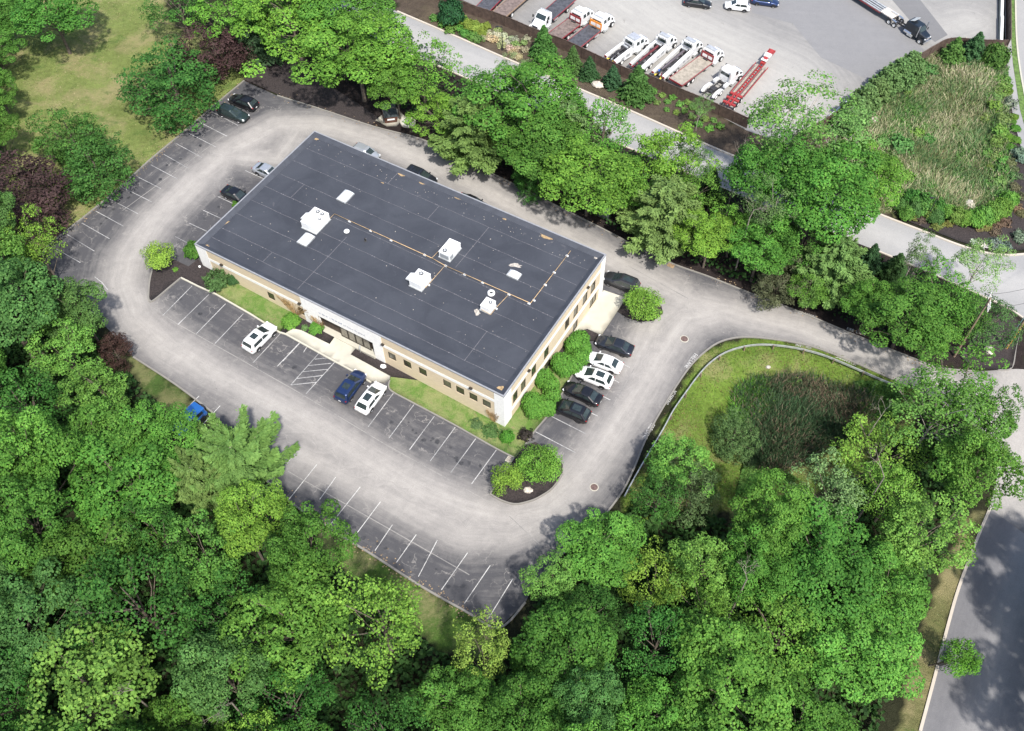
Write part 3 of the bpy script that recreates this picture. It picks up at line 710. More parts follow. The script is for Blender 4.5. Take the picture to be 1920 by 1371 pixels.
for i in range(150):
    u, v = rnd.uniform(1, 44), rnd.choice([rnd.uniform(1, 23), rnd.uniform(21.5, 23.3)]); r = rnd.uniform(.02, .07)
    sp.add([(u + r * cos(t * pi / 3), v + r * sin(t * pi / 3), zf + .012) for t in range(6)], [tuple(range(6))], DUST)
sp.build('roof_debris', DUST, roof)
# sign lettering on the fascia (only "of New England" can be made out; the longer words read as grey strokes)
LET = pm('sign_letter', (.30, .33, .42), .6, var=.1)
lt = text_mesh('of New England'); lt.materials.append(LET); lo = link('sign_lettering', lt, bld)
xs = [v.co.x for v in lt.vertices]; kx = 3.15 / (max(xs) - min(xs)); lo.matrix_local = Matrix.Translation((24.35, -.085, ZB - 1.52)) @ Matrix.Rotation(pi / 2, 4, 'X') @ Matrix.Diagonal((kx, kx, 1, 1))
ld = MB()
for a, n in ((19.05, 9), (20.75, 12)):
    for i in range(n): h = rnd.choice((.2, .2, .28)); bx(ld, (a + i * .155, -.085, ZB - 1.62), (a + i * .155 + rnd.choice((.03, .1)), -.07, ZB - 1.62 + h), LET)
ld.build('sign_lettering', LET, bld)
# wall lights, conduit, vent hoods
for fn, a, z, o in ((fF, 3.93, -1.46, (0, -1, 0)), (fF, 16.2, -1.5, (0, -1, 0)), (fF, 28.5, -1.42, (0, -1, 0)), (fF, 40.7, -1.38, (0, -1, 0)), (fR, 5.28, -1.37, (1, 0, 0)), (fR, 19.56, -1.28, (1, 0, 0))):
    mb = MB(); c = fn(a, z) + Vector(o) * .16; ax = Vector((.42, .3, .16)) if o[0] == 0 else Vector((.3, .42, .16))
    mb.box(c, ax, BRONZE, taper=.8); w = mb.build('wall_light', BRONZE, bld)
    l2 = MB(); l2.box(c - Vector((0, 0, .1)), ax * .7, CLEARL); l2.build('lens', CLEARL, w)
# bare climbing vines on the wall
def vine(u0, hgt, spread, z0):
    mb = MB()
    for i in range(46):
        p = Vector((u0 + rnd.uniform(-.25, .25), -.1, ZB + z0)); d = rnd.uniform(-1, 1) * spread
        for k in range(7):
            q = p + Vector((d * .12 + rnd.uniform(-.12, .12), rnd.uniform(-.05, .03), hgt / 7 * rnd.uniform(.5, 1.1))); q.y = min(-.06, q.y)
            mb.tube(p, q, .02, .014, 4, TWIG, False); p = q
    v = mb.build('dry_vine', TWIG); v.parent = None; v.matrix_world = bld.matrix_world
    return v
tag(vine(14.9, 3.0, 3.0, -4.6), 'dry brown climbing vine on the front wall between the two windows left of the portal', 'vine')
tag(vine(18.5, 2.4, 1.2, -4.9), 'dry tan climber clinging to the left column inside the white portal', 'vine')
tag(vine(43.5, 2.2, 1.0, -6.2), 'dry tan climber at the foot of the white front corner column', 'vine')

# ------------------------------------------------------------------ things on the roof (each lifts away)
def roof_thing(name, label, cat, u, v, rz=0.0, group=None):
    o = bpy.data.objects.new(name, None); COL.objects.link(o)
    o.matrix_world = Matrix.Translation(B(u, v, -.3)) @ Matrix.Rotation(TH + rz, 4, 'Z')
    return tag(o, label, cat, group)
FANM = pm('fan_grille', (.05, .05, .05), .6, var=.2); COIL = pm('coil_fins', (.42, .44, .45), .6, .3, var=.25, scale=20)
def hvac(label, px, py, sx, sy, h, fans, hood=0, coil=0):
    u, v = RP(px, py, h); t = roof_thing('rooftop_unit', label, 'air conditioner', u, v, 0, 'white rooftop air conditioning units')
    c = MB(); c.box((0, 0, .06), (sx + .2, sy + .2, .12), METAL); c.build('base_curb', METAL, t)
    b = MB(); b.box((0, 0, .12 + (h - .12) / 2), (sx, sy, h - .12), WHITEM)
    b.box((0, 0, h + .02), (sx + .06, sy + .06, .05), WHITEM)
    for k in range(3): b.box((sx / 2 + .008, -sy / 2 + sy * (k + .5) / 3, h * .5), (.016, sy / 3 - .06, h * .7), WHITEM)
    b.build('cabinet', WHITEM, t)
    for fx, fy, r in fans:
        f = MB(); f.tube((fx, fy, h + .045), (fx, fy, h + .09), r, r, 20, FANM)
        fo = f.build('fan', FANM, t); bl = MB()
        for k in range(5):
            a = k * 2 * pi / 5; bl.box((fx + cos(a) * r * .5, fy + sin(a) * r * .5, h + .1), (r * .8, r * .28, .012), METAL, rz=a)
        bl.tube((fx, fy, h + .09), (fx, fy, h + .13), .07, .07, 10, WHITEM)
        bl.build('fan_blades', METAL, fo)
    if hood:
        hd = MB(); s = .55
        hd.add([(-sx / 2, hood - .55, h * .95), (-sx / 2, hood + .55, h * .95), (-sx / 2 - .75, hood + .55, h * .6), (-sx / 2 - .75, hood - .55, h * .6), (-sx / 2, hood - .55, h * .45), (-sx / 2, hood + .55, h * .45), (-sx / 2 - .75, hood + .55, h * .45), (-sx / 2 - .75, hood - .55, h * .45)],
               [(0, 3, 2, 1), (0, 4, 7, 3), (1, 2, 6, 5), (3, 7, 6, 2), (4, 5, 6, 7)], WHITEM)
        hd.build('intake_hood', WHITEM, t)
    if coil:
        cl = MB(); cl.box((0, -sy / 2 - .012, h * .5), (sx * .8, .024, h * .66), COIL); cl.box((sx / 2 + .02, -sy / 2 + .45, h * .5), (.024, .7, h * .66), COIL); cl.build('coil', COIL, t)
    return t
hvac('largest white rooftop unit, with an intake hood and three fan openings', 590, 408, 2.2, 2.9, 1.15, [(-.25, 1.0, .28), (.5, .95, .28), (.75, .1, .22)], hood=-.1)
hvac('white rooftop unit with grey coil panels, above the middle of the gas pipe', 843, 464, 1.55, 2.5, 1.0, [(-.2, -.75, .3)], coil=1)
hvac('white rooftop unit with an intake hood, below the middle of the gas pipe', 787, 520, 1.7, 2.1, 1.05, [(-.15, .55, .3)], hood=-.2)
hvac('small white rooftop unit beside a square patch at the right of the roof', 915, 569, 1.25, 1.45, .85, [(.2, .25, .24)])
def skylight(label, px, py, sx, sy):
    u, v = RP(px, py, .35); t = roof_thing('skylight', label, 'skylight', u, v, 0, 'white domed skylights')
    c = MB(); c.box((0, 0, .1), (sx + .12, sy + .12, .2), METAL); c.build('curb', METAL, t)
    d = MB(); n = 10; rings = []
    for j in range(7):
        y = -sy / 2 + sy * j / 6; end = 1 - max(0, abs(j - 3) - 2) * .35
        rings.append([(-sx / 2 + sx * i / n, y, .2 + .3 * end * sin(pi * i / n) ** .6) for i in range(n + 1)])
    d.loft([r + [(sx / 2, r[0][1], .18), (-sx / 2, r[0][1], .18)] for r in rings], pm('skylight_dome', (.85, .86, .86), .25, var=.03)); d.build('dome', None, t, True)
skylight('white domed skylight, topmost on the left half of the roof', 647, 366, 1.35, 1.9)
skylight('white domed skylight directly below the largest rooftop unit', 573, 447, 1.35, 1.8)
skylight('small white skylight beside a pale dust patch on the right half of the roof', 964, 513, 1.5, .95)
u, v = RP(650, 434, .25); t = roof_thing('roof_vent', 'white mushroom roof vent below the yellow pipe run', 'roof vent', u, v)
m_ = MB(); m_.tube((0, 0, 0), (0, 0, .25), .16, .16, 12, METAL); m_.build('stack', METAL, t)
m_ = MB(); m_.loft([[(r * cos(i * pi / 8), r * sin(i * pi / 8), z) for i in range(16)] for r, z in ((.36, .22), (.38, .3), (.3, .4), (.12, .46))], WHITEM); m_.build('cap', WHITEM, t, True)
u, v = RP(921, 549, .15); t = roof_thing('roof_vent', 'round white ring shaped roof vent on the square patch', 'roof vent', u, v)
m_ = MB(); m_.loft([[(r * cos(i * pi / 9), r * sin(i * pi / 9), z) for i in range(18)] for r, z in ((.46, 0), (.44, .25), (.3, .3), (.2, .22), (.2, .1))], WHITEM, False); m_.build('rim', WHITEM, t, True)
m_ = MB(); m_.tube((0, 0, .02), (0, 0, .14), .2, .2, 14, FANM); m_.build('throat', FANM, t)
u, v = RP(685, 451, .1); t = roof_thing('roof_vent', 'thin dark vent pipe standing alone on the roof, right of the white vent cap', 'roof vent', u, v)
m_ = MB(); m_.tube((0, 0, 0), (0, 0, .5), .07, .07, 10, BRONZE); m_.build('pipe', BRONZE, t); m_ = MB(); m_.tube((0, 0, 0), (0, 0, .04), .2, .2, 12, FANM); m_.build('flashing', FANM, t)
# gas pipe on blocks
gp = roof_thing('gas_pipe', 'yellow gas pipe running across the flat roof on white support blocks', 'gas pipe', 11, 12)
run = lambda pts: [Vector((*RP(x, y, .22), .22)) - Vector((11, 12, 0)) for x, y in pts]
main = [(627, 401), (809.8, 484), (834.4, 498), (994.7, 568.6), (1070, 470.3)]
br = [[(627, 401), (600.9, 427.8), (596.3, 422.2)], [(809.8, 484), (821.3, 471.9)], [(834.4, 498), (803.4, 533.7), (797.8, 539.4), (796, 534.7)], [(954.3, 551.8), (930.2, 577), (919.9, 590), (901.8, 580.2)]]
pb = MB(); pb.path(run(main), .035, 8, GASP)
for k in br: pb.path(run(k), .027, 8, GASP)
pb.build('pipe', GASP, gp, True)
for x, y in [(655, 414), (694.5, 431.5), (733, 449.5), (796, 477), (835.5, 497.5), (870.9, 513.7), (904.8, 528.8), (954.3, 551.2), (992, 568), (1001.2, 562.1), (1022.5, 533.2), (1039.3, 509.9), (1063.4, 478.5), (803.5, 533), (930, 577.5)]:
    a = run([(x, y)])[0]; s = MB(); s.box((a.x, a.y, .08), (.34, .16, .16), WHITEM); s.box((a.x, a.y, .2), (.12, .12, .14), METAL); s.build('support_block', WHITEM, gp)

# ------------------------------------------------------------------ vehicles
def car_paint(name, col, metal=.3): return pm('paint_' + name, col, .32, metal, var=.03, coat=.8)
WHEELS = {}
def wheels(root, xs, y, r, w=.24, rims=RIM, dual=False):
    key = (r, w, rims.name)
    if key not in WHEELS:
        a = MB(); n = 24; pr = [(r * .62, -w / 2), (r * .93, -w / 2), (r, -w / 2 * .6), (r, w / 2 * .6), (r * .93, w / 2), (r * .62, w / 2), (r * .6, w / 4)]
        a.loft([[(q * cos(2 * pi * i / n), yy, q * sin(2 * pi * i / n)) for i in range(n)] for q, yy in pr], RUBBER, False)
        b = MB(); b.tube((0, -w * .3, 0), (0, w * .3, 0), r * .3, r * .3, 12, rims)
        for k in range(6):
            t = k * pi / 3
            for s in (-1, 1): b.add([(r * .1 * cos(t + 1.57) , s * w * .36, r * .1 * sin(t + 1.57)), (r * .64 * cos(t + .18), s * w * .33, r * .64 * sin(t + .18)), (r * .64 * cos(t - .18), s * w * .33, r * .64 * sin(t - .18)), (-r * .1 * cos(t + 1.57), s * w * .36, -r * .1 * sin(t + 1.57))], [(0, 1, 2, 3)], rims)
        b.loft([[(q * cos(2 * pi * i / n), yy, q * sin(2 * pi * i / n)) for i in range(n)] for q, yy in ((r * .66, -w * .42), (r * .6, -w * .3), (r * .6, w * .3), (r * .66, w * .42))], rims, False)
        b.tube((0, -.01, 0), (0, .01, 0), r * .6, r * .6, n, BLACKP)
        WHEELS[key] = (a.mesh('tyre', RUBBER, True), b.mesh('rim', rims))
    tm, rm = WHEELS[key]
    for x in xs:
        for s in (-1, 1):
            wh = link('wheel', tm, root, (x, s * y, r)); link('rim', rm, wh)
            if dual: link('wheel', tm, root, (x, s * (y - w - .04), r))

CAR = {  # L, W, hood, belt, trunk, roof, cabin base x0,x1, cabin top x0,x1, floor, wheel r
    'sedan': (4.8, 1.84, .80, .93, .98, 1.44, -1.95, 1.2, -1.1, .12, .22, .33),
    'coupe': (4.6, 1.82, .78, .90, .98, 1.38, -1.95, 1.0, -1.0, .15, .22, .33),
    'suv': (4.75, 1.92, 1.02, 1.08, 1.10, 1.74, -2.28, 1.3, -2.0, .18, .30, .38),
    'crossover': (4.6, 1.88, .92, 1.0, 1.05, 1.6, -2.2, 1.3, -1.62, .1, .26, .36),
    'wagon': (4.75, 1.80, .90, .98, 1.02, 1.54, -2.25, 1.2, -1.95, .05, .25, .34),
    'hatch': (4.3, 1.76, .86, .96, 1.0, 1.52, -2.05, 1.15, -1.6, .3, .25, .33),
    'jeep': (4.2, 1.8, 1.1, 1.15, 1.12, 1.85, -2.0, .72, -1.97, .5, .42, .41)}
def car(label, kind, paint, front, rear, sunroof=0, rails=0, roofcol=None, group=None, rims=RIM, ctr=None, plate=True, scale=1.0):
    L, W, hood, belt, trunk, top, cb0, cb1, ct0, ct1, fl, wr = CAR[kind]
    a, b = P(*front, .8), P(*rear, .8); c = (a + b) / 2 if ctr is None else P(*ctr, .8); d = a - b
    root = thing('parked_car', label, 'car', (c.x, c.y, gz(c.x, c.y) + .02), atan2(d.y, d.x), group)
    h = L / 2; hw = W / 2; boxy = kind == 'jeep'
    st = [(-h, .80, .45, trunk - .28), (-h + .06, .88, .36, trunk - .1), (-h + .25, .95, .30, trunk), (-h + .7, .99, fl, trunk + .01), (cb0 + .6, 1, fl, belt + .02), (0, 1, fl, belt), (cb1 - .2, 1, fl, belt - .01), (cb1 + .2, .995, fl, hood + .05), (h - .75, .97, fl, hood), (h - .3, .9, .28, hood - .09), (h - .08, .78, .34, hood - .22), (h, .66, .42, hood - .36)]
    if boxy: st = [(x, max(k, .93), z0, z1 if x < .8 else hood - .05) for x, k, z0, z1 in st]
    rings = []
    for x, k, zb, zt in st:
        w = hw * k; half = [(0, zt + .035), (.5 * w, zt + .025), (.8 * w, zt - .005), (.93 * w, zt - .07), (w, zt - .2), (w * 1.0, (zt + zb) / 2 - .05), (w * .99, zb + .12), (w * .92, zb)]
        half = [(y, max(z, zb) if i < 7 else zb) for i, (y, z) in enumerate(half)]
        rings.append([(x, y, z) for y, z in half] + [(x, -y, z) for y, z in reversed(half[1:])])
    body = MB(); body.loft(rings, paint); body.build('body', paint, root, True)
    lo = MB(); lo.box((0, 0, fl - .03), (L * .86, W * .86, .12), BLACKP); lo.build('underbody', BLACKP, root)
    # cabin
    wb_, wt = hw * .93, hw * (.86 if boxy else .74); rp = roofcol or paint
    def ring(z, x0, x1, w, c=.12):
        return [(x0 + c, -w, z), (x0, -w + c, z), (x0, w - c, z), (x0 + c, w, z), (x1 - c * 1.3, w, z), (x1, w - c * 1.6, z), (x1, -w + c * 1.6, z), (x1 - c * 1.3, -w, z)]
    ca = MB(); ca.loft([ring(belt - .06, cb0, cb1, wb_), ring(top - .1, ct0 + .03, ct1 + .04, wt + .02)], paint, False)
    ca.loft([ring(top - .1, ct0 + .03, ct1 + .04, wt + .02), ring(top - .035, ct0 + .08, ct1 - .03, wt - .04), ring(top, ct0 + .25, ct1 - .25, wt - .22, .1)], rp, True)
    ca.build('cabin', paint, root)
    def lerp(p, q, t): return tuple(p[i] + (q[i] - p[i]) * t for i in range(3))
    def pane(name, A, Bq, C_, D, off, t0=.1, t1=.93, m=CGLASS):
        o = Vector(off); p = [lerp(A, D, t0), lerp(Bq, C_, t0), lerp(Bq, C_, t1), lerp(A, D, t1)]
        q = MB(); q.quad(*[Vector(k) + o for k in p], m); q.build(name, m, root)
    zb, zt = belt - .06, top - .1; cw = .22
    pane('windshield', (cb1, -wb_ + cw, zb), (cb1, wb_ - cw, zb), (ct1 + .04, wt - .14, zt), (ct1 + .04, -wt + .14, zt), (.02, 0, .012), .06, .96)
    pane('rear_window', (cb0, wb_ - .16, zb), (cb0, -wb_ + .16, zb), (ct0 + .03, -wt + .12, zt), (ct0 + .03, wt - .12, zt), (-.015, 0, .015), .2 if top < 1.5 else .25, .95)
    for s in (-1, 1):
        xf0, xf1, xr0, xr1 = cb1 - .42, ct1 - .1, cb0 + .42, ct0 + .28; xm = -.35
        for x0, x1, u0, u1 in (((xm + .04), xf0, xm + .04, xf1), (xr0, xm - .04, max(xr1, xr0 + .1), xm - .04)):
            A = (x0, s * wb_, zb); Bq = (x1, s * wb_, zb); C_ = (u1, s * (wt + .02), zt); D = (u0, s * (wt + .02), zt)
            if s > 0: A, Bq, C_, D = Bq, A, D, C_
            pane('side_window', A, Bq, C_, D, (0, s * .012, .004), .16, .9)
        mr = MB(); mr.box((cb1 - .38, s * (hw + .07), belt + .02), (.16, .2, .13), paint, taper=.8); mr.build('mirror', paint, root)
        hl = MB(); hl.box((h - .24, s * hw * .70, hood - .23), (.26, .3, .13), CLEARL, rz=-s * .45); hl.build('headlight', CLEARL, root)
        tl = MB(); tl.box((-h + .13, s * hw * .76, trunk - .17 if not boxy else .85), (.16, .22, .13), REDL, rz=s * .35); tl.build('taillight', REDL, root)
        if rails: r_ = MB(); r_.tube((ct0 + .25, s * (wt - .1), top + .03), (ct1 - .2, s * (wt - .1), top + .03), .022, .022, 6, BLACKP); r_.build('roof_rail', BLACKP, root)
    for x in (-h * .57, h * .6):
        for s in (-1, 1):
            ar = MB(); n = 14; ar.add([(x + (wr + .06) * cos(pi * i / n), s * (hw + .003), wr + (wr + .06) * sin(pi * i / n)) for i in range(n + 1)] + [(x - wr - .06, s * (hw + .003), fl), (x + wr + .06, s * (hw + .003), fl)], [tuple(range(n + 3))], BLACKP); ar.build('wheel_arch', BLACKP, root)
    wheels(root, (-h * .57, h * .6), hw - .1, wr, rims=rims)
    if sunroof:
        sr = MB(); sr.box(((ct0 + ct1) / 2 + .1, 0, top + .006), ((ct1 - ct0) * (.36 if sunroof == 1 else .58), wt * 1.15, .02), CGLASS); sr.build('sunroof', CGLASS, root)
    if rails == 2:
        for k in range(4): r_ = MB(); r_.tube((ct0 + .4 + k * .45, -wt + .1, top + .05), (ct0 + .4 + k * .45, wt - .1, top + .05), .025, .025, 6, BLACKP); r_.build('roof_bar', BLACKP, root)
    if plate: p_ = MB(); p_.box((-h - .004, 0, trunk - .42), (.012, .32, .16), WHITEM); p_.build('number_plate', WHITEM, root)
    gr = MB(); gr.box((h - .03, 0, hood - .36), (.1, W * .42, .16), BLACKP); gr.build('grille', BLACKP, root)
    if boxy: sp_ = MB(); sp_.tube((-h - .02, 0, .95), (-h - .22, 0, .95), .38, .38, 18, RUBBER); sp_.build('spare_wheel', RUBBER, root)
    if scale != 1: root.scale = (scale,) * 3
    return root
BLK = car_paint('black', (.012, .012, .015)); WHT = car_paint('white', (.86, .86, .85), 0); SIL = car_paint('silver', (.56, .58, .61), .6)
GRN = car_paint('dark_green', (.035, .055, .052), .5); NAVY = car_paint('navy', (.022, .045, .13), .5); BLU = car_paint('bright_blue', (.02, .13, .42), .2)
GRAF = car_paint('graphite', (.055, .056, .06), .5); CHAR = car_paint('charcoal', (.03, .034, .044), .5)
car('black SUV at the top end of the outer row, beside the purple leaved tree', 'crossover', BLK, (430, 180), (481, 200))
car('dark green station wagon next to the black SUV in the outer row', 'wagon', GRN, (463, 221), (410, 202))
car('silver sedan parked nose in by the short left wall of the building', 'sedan', SIL, (527, 332), (480, 311))
car('black coupe beside the left end of the building, nearest the mulch island', 'coupe', BLK, (470, 377), (418, 353))
car('silver hatchback parked behind the building near its topmost corner', 'hatch', SIL, (710, 296), (660, 274))
car('dark SUV with roof bars mostly hidden behind the back edge of the roof', 'suv', CHAR, (815, 342), (761, 320), rails=2)
car('black sedan almost wholly hidden behind the back edge of the roof', 'sedan', BLK, (912, 391), (862, 369))
car('white SUV with a small sunroof, alone in the front row left of the entrance', 'suv', WHT, (508, 610), (464, 653), sunroof=1)
car('navy blue SUV in front of the entrance sidewalk', 'suv', NAVY, (672, 703), (641, 744), sunroof=1)
car('white SUV with a large dark sunroof, right of the navy SUV', 'crossover', WHT, (711, 723), (678, 766), sunroof=2)
car('bright blue off road car half hidden under trees at the lower left', 'jeep', BLU, (338, 803), (367, 776), rims=BLACKP)
car('graphite SUV with roof rails at the right rear corner of the building', 'suv', GRAF, (1140, 518), (1190, 538), rails=1, sunroof=2)
car('dark charcoal sedan nearest the concrete pad, topmost of the right row', 'sedan', CHAR, (1121, 635), (1183, 657))
car('plain white sedan, second from the top in the right row', 'sedan', WHT, (1102, 666), (1160, 688))
car('white crossover with a wide dark sunroof, middle of the right row', 'crossover', WHT, (1084, 694), (1144, 717), sunroof=2)
car('black sedan in the right row, between the white crossover and the black SUV', 'sedan', BLK, (1062, 722), (1122, 750))
car('black SUV with a sunroof, lowest of the right row beside the hedge', 'crossover', BLK, (1045, 757), (1096, 779), sunroof=2, rims=BLACKP)
car('black sedan at the top edge of the truck yard', 'sedan', BLK, (1331, 6), (1285, 0))
car('white hatchback on the small kerbed island at the top of the truck yard', 'hatch', WHT, (1361, 7), (1404, 12))
car('dark blue sedan at the top edge of the yard, right of the white hatchback', 'sedan', NAVY, (1458, 3), (1412, -3))

# --- trucks
REDP = car_paint('truck_red', (.26, .03, .035), 0); REDS = pm('trailer_red', (.35, .04, .04), .55, var=.15)
DECK_D = pm('worn_steel_deck', (.095, .095, .105), .6, .3, var=.35, scale=2); DECK_B = pm('brown_plank_deck', (.17, .13, .115), .85, var=.35, scale=2); DECK_W = pm('pale_plank_deck', (.33, .29, .235), .85, var=.25, scale=2)
FRAME = pm('truck_frame', (.035, .033, .035), .7, var=.3); ORNG = pm('orange_marking', (.8, .3, .05), .6, var=.2); YEL = pm('yellow_marking', (.8, .6, .08), .6, var=.2); GREYM = pm('cab_roof_grey', (.34, .36, .4), .5, var=.15)
def truck_root(name, label, cat, front, rear, group=None, h=1.0):
    a, b = P(*front, h), P(*rear, h); L = (a - b).length; c = (a + b) / 2; d = a - b
    return thing(name, label, cat, (c.x, c.y, gz(c.x, c.y) + .03), atan2(d.y, d.x), group), L
def cab(t, xf, paint=None, crew=False, lightbar=None, board=None, roofm=None, sleeper=0):
    """conventional bonneted cab whose bumper is at local x = xf; returns x of the cab's back"""
    p = paint or WHT; hl = 1.55; cl = (2.5 if crew else 1.75) + sleeper; x1 = xf - hl; x0 = x1 - cl
    hd = MB(); r = []
    for x, w, z in ((xf - .05, .72, 1.42), (xf - .25, .82, 1.58), (xf - .9, .9, 1.72), (x1 + .05, 1.0, 1.86)):
        r.append([(x, -w, .7), (x, -w, z - .14), (x, -w + .15, z), (x, w - .15, z), (x, w, z - .14), (x, w, .7)])
    hd.loft(r, p)
    for s in (-1, 1): hd.loft([[(xf - .45 + .55 * cos(a), s * (y), .55 + .55 * sin(a)) for a in [pi * k / 8 for k in range(9)]] for y in (.7, 1.15)], p)
    hd.build('hood', p, t)
    cb = MB(); r = []
    for z, a, b, w in ((.75, x0, x1 + .12, 1.13), (1.85, x0, x1 + .1, 1.13), (2.62, x0 + .05, x1 - .45, 1.05), (2.76, x0 + .15, x1 - .6, .9)):
        r.append([(a, -w, z), (a, w, z), (b - .12, w, z), (b, w - .15, z), (b, -w + .15, z), (b - .12, -w, z)])
    cb.loft(r, p); cb.build('cab', p, t)
    if roofm: q = MB(); q.box(((x0 + x1) / 2 - .2, 0, 2.79), (cl - .75, 1.75, .05), roofm); q.build('roof_panel', roofm, t)
    ws = MB(); ws.quad((x1 + .10, -.93, 1.93), (x1 + .10, .93, 1.93), (x1 - .405, .84, 2.56), (x1 - .405, -.84, 2.56), CGLASS); ws.build('windshield', CGLASS, t)
    rw = MB(); rw.quad((x0 - .015, .85, 1.95), (x0 - .015, -.85, 1.95), (x0 + .02, -.82, 2.45), (x0 + .02, .82, 2.45), CGLASS); rw.build('rear_window', CGLASS, t)
    for s in (-1, 1):
        for a in ([x1 - .95] + ([x1 - 1.95] if crew else [])):
            q = MB(); pts = [(a, s * 1.142, 1.86), (a + .8, s * 1.142, 1.86), (a + .65, s * 1.075, 2.5), (a, s * 1.075, 2.5)]
            q.quad(*(pts if s < 0 else pts[::-1]), CGLASS); q.build('side_window', CGLASS, t)
        q = MB(); q.box((x1 + .05, s * 1.4, 2.0), (.1, .22, .45), BLACKP); q.tube((x1 + .02, s * 1.1, 2.1), (x1 + .05, s * 1.35, 2.1), .025, .025, 5, BLACKP); q.build('mirror', BLACKP, t)
        q = MB(); q.box((xf - .1, s * .78, 1.15), (.18, .3, .22), CLEARL); q.build('headlight', CLEARL, t)
        q = MB(); q.box(((x0 + x1) / 2, s * 1.12, .55), (1.1, .5, .4), METAL); q.build('step_tank', METAL, t)
    q = MB(); q.box((xf, 0, 1.15), (.08, .95, .62), CHROME); q.build('grille', CHROME, t)
    q = MB(); q.box((xf + .08, 0, .58), (.2, 2.25, .32), CHROME); q.build('bumper', CHROME, t)
    if lightbar: q = MB(); q.box((x0 + .45, 0, 2.86), (.28, 1.7, .14), lightbar); q.build('light_bar', lightbar, t)
    if board:
        q = MB(); q.box((x0 - .14, 0, 1.75), (.1, 2.3, 1.1), board); q.box((x0 - .2, -.55, 1.7), (.03, .75, .5), WHITEM); q.box((x0 - .2, .45, 1.7), (.03, .9, .5), WHITEM)
        q.build('headboard', board, t)
    return x0
def chassis(t, x0, x1, wx, r=.5):
    q = MB()
    for s in (-1, 1): q.box(((x0 + x1) / 2, s * .42, .82), (x1 - x0, .1, .25), FRAME)
    for k in range(5): q.box((x0 + (x1 - x0) * (k + .5) / 5, 0, .82), (.12, .84, .2), FRAME)
    q.build('chassis', FRAME, t)
    wheels(t, wx, 1.12, r, .26, WHITEM)
def flatbed(label, front, rear, deck, side=REDP, board=None, crew=True, wood=False, roofm=None, grp='flatbed tow trucks in the yard'):
    t, L = truck_root('flatbed_truck', label, 'flatbed truck', front, rear, grp); L = max(L, 9.2); h = L / 2
    x0 = cab(t, h, crew=crew, board=board, roofm=roofm, lightbar=METAL)
    chassis(t, -h + .6, h - .4, (h - .75, -h + 2.6) if not wood else (h - .75, -h + 3.1, -h + 1.9))
    b0, b1 = -h, x0 - .35; q = MB(); q.box(((b0 + b1) / 2, 0, 1.2), (b1 - b0, 2.45, .1), deck); q.build('deck', deck, t)
    q = MB()
    for s in (-1, 1): q.box(((b0 + b1) / 2, s * 1.27, 1.2), (b1 - b0, .09, .2), side)
    q.box((b0 - .05, 0, 1.15), (.1, 2.62, .22), side); q.build('side_rail', side, t)
    q = MB()
    for k in range(5): q.box((b0 + .2, -1 + .5 * k, 1.262), (.3, .06, .02), CHROME)
    q.tube((b1 - .2, -.4, 1.38), (b1 - .2, .4, 1.38), .13, .13, 10, FRAME); q.build('winch', FRAME, t)
    for s in (-1, 1): q = MB(); q.box((-h + 1.0, s * 1.1, .9), (.1, .3, .2), REDL); q.build('taillight', REDL, t); q = MB(); q.box((x0 - 1.4, s * 1.1, .85), (1.0, .3, .45), METAL); q.build('tool_box', METAL, t)
    return t
flatbed('dark steel flatbed truck leftmost in the yard, cut by the top edge', (985, -62), (904, 20), DECK_D, REDP)
flatbed('brown decked flatbed truck second from the left, cut by the top edge', (1030, -52), (932, 32), DECK_B, pm('rusty_rail', (.3, .2, .13), .7, var=.2))
flatbed('flatbed truck facing the fence with its white cab towards the camera and dark deck behind', (1002, 54), (1068, -4), DECK_D, crew=False)
flatbed('flatbed truck with a brown deck and a red lettered headboard', (1105, 22), (1036, 73), DECK_B, board=REDP)
flatbed('flatbed truck with a dark scuffed deck and an orange and yellow headboard', (1142, 32), (1072, 88), DECK_D, board=ORNG)
flatbed('flatbed truck with a pale plank deck and two rear axles, right of the wreckers', (1347, 96), (1266, 156), DECK_W, board=REDP, crew=False, wood=True, roofm=GREYM)
